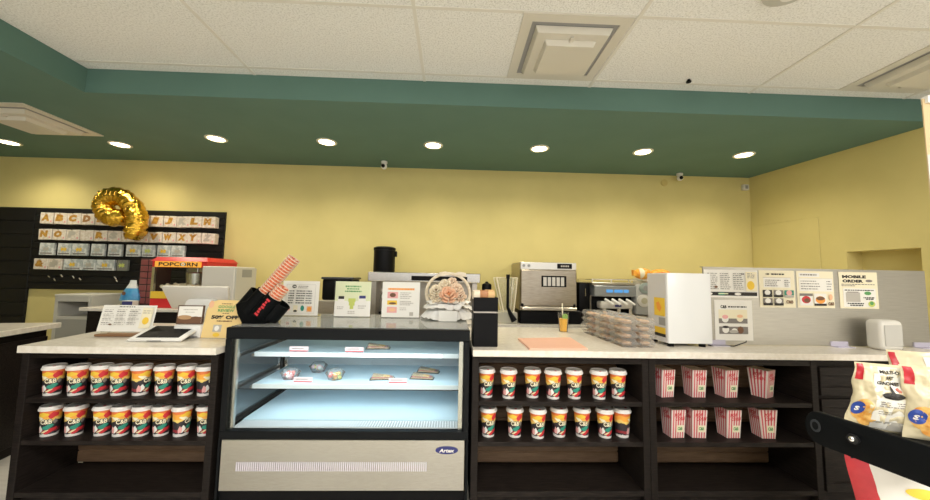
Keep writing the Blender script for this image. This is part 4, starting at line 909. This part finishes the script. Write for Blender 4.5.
o = o.build('popcorn'); tag(o, 'popped corn lying in the popcorn machine', 'popcorn'); o['kind'] = 'stuff'
t = thing('microwave', 'plain pale box-shaped appliance right of the popcorn machine', 'appliance', (-2.0, 3.5, LT))
MB().use(WHITED).box(-2.33, -2.035, 3.32, 3.66, LT, 1.400, bev=.006).build('body', None, t)
MB().use(GREY).box(-2.0255, -2.022, 3.42, 3.58, 1.30, 1.375).build('vent', None, t)
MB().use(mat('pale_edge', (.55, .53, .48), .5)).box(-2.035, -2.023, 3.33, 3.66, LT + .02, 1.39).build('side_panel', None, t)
t = thing('capsule_rack', 'maroon gridded rack of packets standing left of the popcorn machine', 'rack', (-3.06, 3.68, LT))
MB().use(mat('rack_dark', (.05, .02, .02), .5)).box(-3.15, -2.985, 3.62, 3.80, LT, 1.475).build('frame', None, t)
m = MB().use(mat('maroon_packet', (.22, .06, .06), .4))
for i in range(2):
    for j in range(7): m.box(-3.142 + i * .078, -3.142 + i * .078 + .068, 3.612, 3.621, LT + .02 + j * .064, LT + .02 + j * .064 + .054, bev=.003)
m.build('packet_grid', None, t)
t = thing('blue_snack_bag', 'blue and white crumpled snack bag on the cream top below the letter packs', 'bag', (-3.21, 3.62, LT))
BF = [noisy('bag_clear_part', (.22, .25, .20), (.42, .44, .38), 20, .25, bump=.5), noisy('bag_blue_part', (.03, .22, .50), (.10, .38, .62), 14, .3, bump=.5), noisy('bag_white_part', (.55, .60, .62), (.75, .76, .75), 12, .3, bump=.5)]
m = MB(); pr = []
for z, w, d in ((0, .085, .04), (.05, .095, .06), (.11, .085, .055), (.17, .055, .035), (.215, .035, .015), (.25, .03, .003)):
    pr.append([m.bm.verts.new((-3.215 + .05 * z + w * math.cos(2 * PI * i / 16) * (1 + .08 * math.sin(3 * i)), 3.62 + d * math.sin(2 * PI * i / 16), LT + z)) for i in range(16)])
for q, (A, B) in enumerate(zip(pr, pr[1:])):
    m.use(BF[(0, 1, 1, 2, 2)[q]])
    for i in range(16): m._fc([A[i], A[(i + 1) % 16], B[(i + 1) % 16], B[i]], True)
m._fc(pr[0][::-1]); m._fc(pr[-1]); m.build('bag', None, t)
MB().use(BROWN).cyl(.018, 0, .003, 12, Matrix.Translation((-3.235, 3.562, LT + .12)) @ Matrix.Rotation(PI / 2, 4, 'X')).build('printed_spot', None, t)
t = thing('small_blue_box', 'small navy and white box between the blue bag and the maroon rack', 'box', (-3.13, 3.52, LT)); MB().use(PAPER).box(-3.17, -3.07, 3.48, 3.54, LT, LT + .055).use(NAVY).box(-3.168, -3.072, 3.478, 3.48, LT + .015, LT + .05).build('box', None, t)
t = thing('desk_shelf_unit', 'white open shelf unit against the back wall under the letter packs', 'shelf', (-3.75, 3.75, 0))
DW = mat('desk_white', (.62, .60, .53), .5)
for z in (.60, .855): MB().use(DW).box(-3.89, -3.60, 3.60, 3.93, z, z + .03).build('shelf', None, t)
for x in (-3.92, -3.60): MB().use(DW).box(x, x + .03, 3.60, 3.95, 0, 1.075).build('side_panel', None, t)
MB().use(DW).box(-3.92, -3.57, 3.59, 3.95, 1.075, 1.10, bev=.003).build('top', None, t)
MB().use(DW).box(-3.89, -3.60, 3.595, 3.615, 1.03, 1.075).build('front_rail', None, t)
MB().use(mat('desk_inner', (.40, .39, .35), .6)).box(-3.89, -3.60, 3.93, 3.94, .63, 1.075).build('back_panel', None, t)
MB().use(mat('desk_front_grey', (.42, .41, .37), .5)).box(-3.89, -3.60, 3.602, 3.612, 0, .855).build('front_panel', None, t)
# side counter at the left edge
t = thing('side_counter', 'dark counter with a cream top at the left edge of the picture', 'counter', (0, 0, 0))
MB().use(STONE).box(-1.2, 0, -2.0, .5, .878, CT, bev=.003).build('top', None, t)
MB().use(WOOD).box(-1.2, -.07, -2.0, .47, 0, .878).build('body', None, t)
for y0, y1 in ((-.30, .46), (-1.07, -.31), (-1.84, -1.08)):
    MB().use(WOODH).box(-.07, -.05, y0, y1, .07, .82, bev=.003).build('door', None, t)
t.location = (-3.035, 2.46, 0); t.rotation_euler[2] = math.radians(12)

# ------------------------------------------------------------------ slatwall, packs, balloon
SL = mat('black_slat_board', (.008, .008, .0085), .5, spec=.25); SG = mat('slat_groove', (.004, .004, .004), .7)
def slat(label, x0, x1, z0, z1, step, group='black slat boards'):
    t = thing('slatwall', label, 'display board', ((x0 + x1) / 2, 3.97, z0), group)
    m = MB().use(SL); z = z0
    while z < z1 - .01: m.box(x0, x1, 3.943, 3.962, z, min(z + step - .010, z1), bev=.003); z += step
    m.build('slats', None, t); MB().use(SG).box(x0, x1, 3.958, 3.966, z0, z1).build('backing', None, t); return t
sw = slat('wide black slat board carrying the letter packs', -4.60, -2.56, 1.13, 2.02, .074)
slat('tall black slat board at the far left, reaching lower than the other', -5.75, -4.605, .55, 2.02, .147)
for x, z in ((-4.30, 1.27), (-4.24, 1.24), (-4.17, 1.28), (-4.05, 1.27), (-3.98, 1.25), (-3.62, 1.27), (-3.60, 1.24)):
    MB().use(CHROME).tube([(x, 3.945, z), (x + .015, 3.86, z - .012), (x + .015, 3.845, z + .008)], .006, 6).build('hook', None, sw)
GOLDL = noisy('gold_letter_foil', (.42, .20, .03), (.66, .38, .07), 30, .35, metal=.15); BRNL = mat('brown_letter', (.35, .18, .06), .5); SILV = mat('silver_letter', (.55, .52, .46), .4, .3)
PK = noisy('letter_pack_print', (.68, .60, .50), (.80, .74, .66), 45, .35, lo=.4, hi=.6); PKB = noisy('silver_pack_print', (.45, .50, .50), (.72, .74, .72), 28, .35, lo=.42, hi=.58)
def pack(x, z, w, h, face, letter, lm, label, group, d=.040, tilt=.0):
    t = thing('letter_pack', label, 'balloon pack', (0, 0, 0), group)
    MB().use(face).box(-w / 2, w / 2, -d, 0, 0, h, bev=.004).build('pouch', None, t)
    m = MB()
    if letter in ('star', 'figure'):
        m.use(lm); 
        for i in range(2): m.prism([(-.02 + .03 * i + .022 * (1 if k % 2 else .5) * math.cos(k * PI / 5), h * .5 + .03 * (1 if k % 2 else .5) * math.sin(k * PI / 5)) for k in range(10)], .001, Matrix.Translation((0, -d - .0012, 0)))
        m.use(GINK).box(-w * .4, w * .4, -d - .0008, -d, h * .1, h * .2)
    else:
        m.use(lm); text_at(m, letter, -w * .08, h * .55, h * .62, -d - .001, w * .62, bold=.09, shear=.12)
        m.use(PINK).box(w * .30, w * .42, -d - .0008, -d, h * .15, h * .3)
    m.build('printed_letter', None, t)
    MB().use(CHROME).tube([(0, .0, h - .012), (0, -d - .012, h - .012), (0, -d - .016, h - .004)], .0035, 6).build('hook', None, t)
    t.location = (x, 3.943, z); t.rotation_euler = (0, tilt, 0)
GL = 'gold letter balloon packs on the black slat board'
lm_ = {'D': BRNL, 'K': SILV, 'P': SILV, 'S': SILV, 'Z': SILV}
for i, c in enumerate('ABCDEFGHIJKLM'):
    pack(-4.435 + i * .1455 , 1.838 - .0008 * i, .138, .122, PK, c, lm_.get(c, GOLDL), 'white balloon pack printed with a %s letter %s, top row of the slat board' % ({SILV: 'silver', BRNL: 'brown'}.get(lm_.get(c), 'gold'), c), GL, .040 + .03 * (i > 10), random.uniform(-.04, .04))
for i, c in enumerate('NOPQRSTUVWXYZ'):
    pack(-4.43 + i * .1455 , 1.664 - .0010 * i, .138, .116, PK, c, lm_.get(c, GOLDL), 'white balloon pack printed with a %s letter %s, second row of the slat board' % ({SILV: 'silver'}.get(lm_.get(c), 'gold'), c), GL, .040 + .03 * (i > 10), random.uniform(-.04, .04))
SB = 'silvery balloon packs in the lower rows'
nm = ['first', 'second', 'third', 'fourth', 'fifth', 'sixth', 'seventh', 'eighth', 'ninth']
for i, (a, b, c) in enumerate(((-4.49, -4.33, SILV), (-4.30, -4.15, YELI), (-4.15, -3.98, YELI), (-3.95, -3.80, SILV), (-3.77, -3.62, SILV), (-3.58, -3.42, YELI), (-3.41, -3.27, LIME), (-3.25, -3.10, YELI), (-3.10, -2.95, SILV))):
    pack((a + b) / 2, 1.498, b - a - .008, .130, PKB, 'star', c, 'silvery blue balloon pack, %s from the left in the third row' % nm[i], SB, .03)
for i, (a, b, f, l, c) in enumerate(((-4.53, -4.38, PK, '&', GOLDL), (-4.38, -4.23, PK, '#', SILV), (-4.22, -4.02, PKB, 'star', YELI), (-4.02, -3.88, PKB, 'star', SILV), (-3.88, -3.68, PKB, 'star', YELI), (-3.66, -3.54, mat('dark_pack', (.20, .21, .18), .4), 'star', LIME))):
    pack((a + b) / 2, 1.342, b - a - .006, .116, f, l, c, 'balloon pack, %s from the left in the lowest row of the slat board' % nm[i], SB, .03)
GF = mat('gold_foil', (.83, .50, .06), .16, 1.0)
ng = N(GF, 'ShaderNodeTexNoise'); ng.inputs['Scale'].default_value = 16; ng.inputs['Detail'].default_value = 5; L(GF, coords(GF), ng.inputs['Vector'])
bg = N(GF, 'ShaderNodeBump'); bg.inputs['Strength'].default_value = .8; bg.inputs['Distance'].default_value = .03; L(GF, ng.outputs['Fac'], bg.inputs['Height']); L(GF, bg.outputs['Normal'], bsdf(GF).inputs['Normal'])
ctrl = [(-3.45, 3.74, 1.935), (-3.56, 3.74, 1.895), (-3.665, 3.74, 1.955), (-3.68, 3.74, 2.065), (-3.575, 3.74, 2.125), (-3.445, 3.74, 2.075), (-3.355, 3.74, 1.95), (-3.33, 3.74, 1.81), (-3.37, 3.74, 1.675)]
def catmull(c, n):
    c = [Vector(p) for p in c]; c = [c[0] * 2 - c[1]] + c + [c[-1] * 2 - c[-2]]; out = []
    for i in range(1, len(c) - 2):
        for k in range(n):
            u = k / n; p0, p1, p2, p3 = c[i - 1:i + 3]
            out.append(.5 * ((2 * p1) + (p2 - p0) * u + (2 * p0 - 5 * p1 + 4 * p2 - p3) * u * u + (3 * p1 - p0 - 3 * p2 + p3) * u ** 3))
    return out + [c[-2]]
pp = catmull(ctrl, 10); nn_ = len(pp)
m = MB().use(GF); m.tube(pp, [.092 * min(1, .55 + i / 12, .62 + (nn_ - 1 - i) / 14) * (1 + .06 * math.sin(i * 2.1)) for i in range(nn_)], 22)
for v in m.bm.verts:
    k = noise.noise(v.co * 14) * .016 + noise.noise(v.co * 34) * .006; v.co += Vector((0, 0, 0)) + (v.co - min(pp, key=lambda q: (q - v.co).length)).normalized() * k
o = m.build('balloon', sharp=180); tag(o, 'crinkled gold foil number balloon hanging before the letter packs', 'balloon')

# ================================================================== RIGHT FOREGROUND: SHELF END WITH BAGS, BANNER
t = thing('display_shelf', 'black metal shop shelf with a round-ended front rail, at the right edge of the picture', 'shelf', (1.35, 1.0, 0))
ra = Vector((.856, .80, 1.010)); rb = Vector((.923, .46, 1.010)); dr = (rb - ra).normalized(); nr = Vector((-dr.y, dr.x, 0))
RM = Matrix(((dr.x, -nr.x, 0, ra.x), (dr.y, -nr.y, 0, ra.y), (0, 0, 1, ra.z), (0, 0, 0, 1)))
hh = .0365; le = (rb - ra).length
pr = [(le, -hh), (le, hh)] + [(-hh * math.sin(a) * .75, hh * math.cos(a)) for a in [PI * i / 14 for i in range(15)]]
MB().use(BLKM).prism(pr, .012, RM, bev=.002).build('front_rail', None, t)
bt = MB().use(mat('bolt_black', (.03, .03, .03), .3, .6)).cyl(.011, 0, .006, 6, RM @ Matrix.Translation((.062, .012, .004)) @ Matrix.Rotation(-PI / 2, 4, 'X')).use(CHROME).ball(RM @ Vector((.062, .019, .005)), .006, 6).build('bolt', None, t)
m = MB().use(CHAR).prism([(-.006 + .010 * math.cos(a * PI / 8), .014 * math.sin(a * PI / 8)) for a in range(16)], .001, RM @ Matrix.Translation((.000, .0122, .004))).use(BLKM).prism([(-.006 + .006 * math.cos(a * PI / 8), .009 * math.sin(a * PI / 8)) for a in range(16)], .001, RM @ Matrix.Translation((.000, .0128, .004))).build('slot', None, t)
MB().use(BLKM).flat([(1.13, .985), (1.80, .985), (1.80, 1.27), (1.52, 1.27)], .852, .866).build('shelf_board', None, t)
MB().use(BLKM).box(1.05, 1.80, .80, 1.27, .40, .416).build('shelf_board', None, t)
MB().use(BLKM).box(1.80, 1.84, .80, 1.24, 0, 1.10).build('upright', None, t)
MB().use(BLKM).box(1.30, 1.84, .90, 1.20, 0, .05).build('foot', None, t)

BAGC = noisy('cream_bag_film', (.60, .52, .33), (.70, .62, .42), 6, .28)
class Bag:
    def __init__(s, name, label, w, h, d, fill, loc, rot, seed, group=None, colr=None, n=26, tw=1.0, sh=0.0):
        s.tw, s.sh = tw, sh; s.w, s.h, s.d, s.seed = w, h, d, seed
        s.t = thing(name, label, 'bag', (0, 0, 0), group); s.loc, s.rot = loc, rot
        m = MB(); G = {}
        for sd in (-1, 1):
            for i in range(n + 1):
                for j in range(n + 1):
                    G[sd, i, j] = m.bm.verts.new(s.surf(i / n, j / n, sd))
        for sd in (-1, 1):
            for i in range(n):
                for j in range(n):
                    m.use((colr or (lambda u, v, q: BAGC))((i + .5) / n, (j + .5) / n, sd))
                    q = [G[sd, i, j], G[sd, i + 1, j], G[sd, i + 1, j + 1], G[sd, i, j + 1]]
                    m._fc(q if sd < 0 else q[::-1], True)
        bmesh.ops.remove_doubles(m.bm, verts=m.bm.verts[:], dist=.0008)
        s.body = m.build('bag_film', None, s.t, sharp=60)
    def surf(s, u, v, sd=-1, off=0.0):
        """u left to right, v bottom to top"""
        e = max(0, min(1, min(u, 1 - u) * 2)); f = max(0, min(1, min(v * 1.3, (1 - v)) * 2))
        b = (e ** .55) * (max(f, .0) ** .6) * s.d / 2
        p = Vector((u * 5 + s.seed, v * 6, sd * 3.1)); cr = (noise.noise(p) * .013 + noise.noise(p * 2.6) * .006) * (e ** .3) * (min(1, f * 3 + .15))
        x = s.sh * v + (u - .5) * s.w * (1 - (1 - s.tw) * v) * (1 - .12 * f * (1 - abs(v - .5))) + .006 * noise.noise(Vector((v * 5, s.seed, 2)))
        return Vector((x, sd * (b + abs(cr) * .0 + cr + off) if b > 0 else sd * off, v * s.h))
    def patch(s, name, poly, m_, off=.0012, label=None, parent=None):
        """poly is (u0,v0,u1,v1), or ('o',u,v,ru,rv)"""
        mb = MB().use(m_); n = 8
        if poly[0] == 'o':
            _, u, v, ru, rv = poly; c = mb.bm.verts.new(s.surf(u, v, -1, off)); R = []
            for k in (1, 2):
                R.append([mb.bm.verts.new(s.surf(u + ru * k / 2 * math.cos(a * PI / 10), v + rv * k / 2 * math.sin(a * PI / 10), -1, off)) for a in range(20)])
            for a in range(20): mb._fc([c, R[0][a], R[0][(a + 1) % 20]], True); mb._fc([R[0][a], R[1][a], R[1][(a + 1) % 20], R[0][(a + 1) % 20]], True)
        else:
            u0, v0, u1, v1 = poly
            g = [[mb.bm.verts.new(s.surf(u0 + (u1 - u0) * i / n, v0 + (v1 - v0) * j / n, -1, off)) for j in range(n + 1)] for i in range(n + 1)]
            for i in range(n):
                for j in range(n): mb._fc([g[i][j], g[i + 1][j], g[i + 1][j + 1], g[i][j + 1]], True)
        return mb.build(name, None, parent or s.body, label, recalc=False)
    def text(s, items, m_, off=.0034):
        mb = MB().use(m_)
        for body, u, v, hv, wu in items: text_at(mb, body, u, v, hv, 0, wu, bold=.04)
        for q in mb.bm.verts: q.co = s.surf(q.co.x, q.co.z, -1, off)
        return mb.build('lettering', None, s.body, recalc=False)
    def bars(s, rows, m_, off=.0032):
        mb = MB().use(m_)
        for u0, u1, v, hv in rows:
            u = u0
            while u < u1:
                l = min(random.uniform(.03, .09), u1 - u); q = [(u, v), (u + l, v), (u + l, v + hv), (u, v + hv)]; mb._fc([mb.bm.verts.new(s.surf(a, b, -1, off)) for a, b in q]); u += l + .018
        return mb.build('small_print', None, s.body, recalc=False)
    def done(s): s.t.location = s.loc; s.t.rotation_euler = s.rot
WPAN = mat('white_bag_panel', (.76, .74, .66), .35); DRED = mat('bag_red', (.50, .02, .03), .3); OCK = noisy('orange_cracker_print', (.62, .25, .03), (.82, .52, .16), 60, .4); BBL = mat('bag_blue', (.03, .07, .34), .35)
BGR = 'cream snack bags on the shop shelf'
def cream_bag(label, loc, rot, seed, art, w, h, tw, sh):
    b = Bag('snack_bag', label, w, h, .085, 1, loc, rot, seed, BGR, None, 44, tw, sh)
    b.patch('red_corner', (.03, .74, .14, .98), DRED, .0011); b.patch('white_panel', (.32, .04, .90, .96), WPAN, .0010); b.patch('grey_foot', (.30, .03, .92, .16), mat('bag_grey', (.40, .38, .33), .4), .0014)
    b.patch('red_band', (.90, .60, .985, .99), DRED, .0012)
    b.patch('cracker_picture', ('o', .17, .30, .14, .16), OCK, .0016); b.patch('cracker_picture', ('o', .26, .16, .12, .10), OCK, .0018)
    d = b.patch('blue_roundel', ('o', .10, .31, .085, .10), BBL, .0026); mb = MB().use(PAPER); text_at(mb, 'S', .09, .30, .07, 0, .06, bold=.05)
    for q in mb.bm.verts: q.co = b.surf(q.co.x, q.co.z, -1, .0034)
    mb.build('roundel_lettering', None, d, recalc=False)
    if art:
        b.text([('MULTI-O', .56, .885, .05, .34), ('FAT', .57, .80, .05, .16), ('GNOMES', .56, .72, .05, .38)], INK)
        b.patch('black_emblem', ('o', .60, .545, .20, .05), INK, .0030); b.patch('black_emblem', ('o', .58, .60, .035, .09), INK, .0032); b.patch('red_seal', ('o', .72, .64, .07, .035), mat('seal_red', (.45, .12, .08), .4), .0022)
        b.bars([(.38, .84, .44, .012), (.40, .82, .41, .012), (.38, .80, .38, .012), (.38, .60, .30, .010), (.38, .60, .27, .010)], GINK)
    b.done(); return b
cream_bag('cream snack bag with a white panel and dark lettering, nearest the cream worktop', (1.395, 1.125, .868), (-.12, 0, -.50), 1.3, True, .175, .212, .74, .028)
cream_bag('cream snack bag at the right edge, in front of the others', (1.515, 1.03, .868), (-.10, 0, -.50), 4.1, True, .225, .22, .8, -.01)
b = Bag('snack_bag', 'cream snack bag behind, only its top corner with a red patch showing above the others', .22, .235, .07, 1, (1.70, 1.20, .868), (-.05, 0, -.45), 7.7, BGR)
b.patch('red_corner', (.02, .74, .10, .97), DRED, .0012); b.patch('white_panel', (.40, .05, .95, .93), WPAN, .0012); b.done()
PINKW = mat('white_bag_film', (.74, .70, .62), .28)
REDF = noisy('red_bag_film', (.42, .01, .02), (.62, .03, .04), 9, .22)
b = Bag('large_bag', 'big white bag with a red side on the lower shelf under the rail', .46, .43, .14, 1, (1.52, 1.08, .418), (-.05, 0, -.30), 2.2, None, lambda u, v, q: REDF if u < .13 else PINKW)
b.patch('red_tab', (.26, .84, .36, .90), DRED, .0015); b.patch('yellow_swoosh', ('o', .36, .66, .10, .035), YELI, .0018); b.patch('bread_picture', ('o', .62, .70, .14, .07), COOK, .002); b.patch('blue_roundel', ('o', .55, .56, .10, .07), mat('sky_blue', (.20, .40, .70), .4), .0022)
b.patch('oval_outline', ('o', .50, .80, .17, .10), mat('oval_grey', (.50, .47, .42), .5), .0013); b.patch('oval_panel', ('o', .50, .80, .162, .094), PINKW, .0020); b.bars([(.40, .60, .84, .012), (.40, .62, .80, .012), (.42, .62, .76, .012)], GINK, .0026); b.done()

BXX, BYY = 1.945, 1.335
t = thing('banner', 'tall printed banner stand cut by the right edge of the picture', 'banner', (BXX + .23, BYY, 0))
MB().use(mat('banner_cream', (.62, .47, .26), .5)).box(BXX, BXX + .46, BYY, BYY + .004, .12, 2.12).build('banner_sheet', None, t)
bp = MB()
for z0, z1, mm in ((1.73, 1.88, mat('banner_white', (.58, .56, .50), .5)), (1.66, 1.73, LIME), (1.52, 1.66, mat('banner_green', (.06, .24, .08), .5)), (.20, 1.39, mat('banner_white', (.58, .56, .50), .5))): bp.use(mm).box(BXX, BXX + .46, BYY - .001, BYY, z0, z1)
for i in range(4): bp.use(mat('banner_brown', (.10, .03, .02), .5)).prism([(BXX + .06 + .09 * i + .05 * math.cos(a * PI / 8), 1.41 + .03 * math.sin(a * PI / 8)) for a in range(16)], .001, Matrix.Translation((0, BYY - .0022, 0)))
bp.build('banner_print', None, t)
MB().use(WHITE).box(BXX + .01, BXX + .45, BYY - .01, BYY + .012, 2.10, 2.13).build('top_bar', None, t); MB().use(GREY).box(BXX, BXX + .46, BYY - .08, BYY + .10, 0, .12, bev=.01).build('base', None, t)
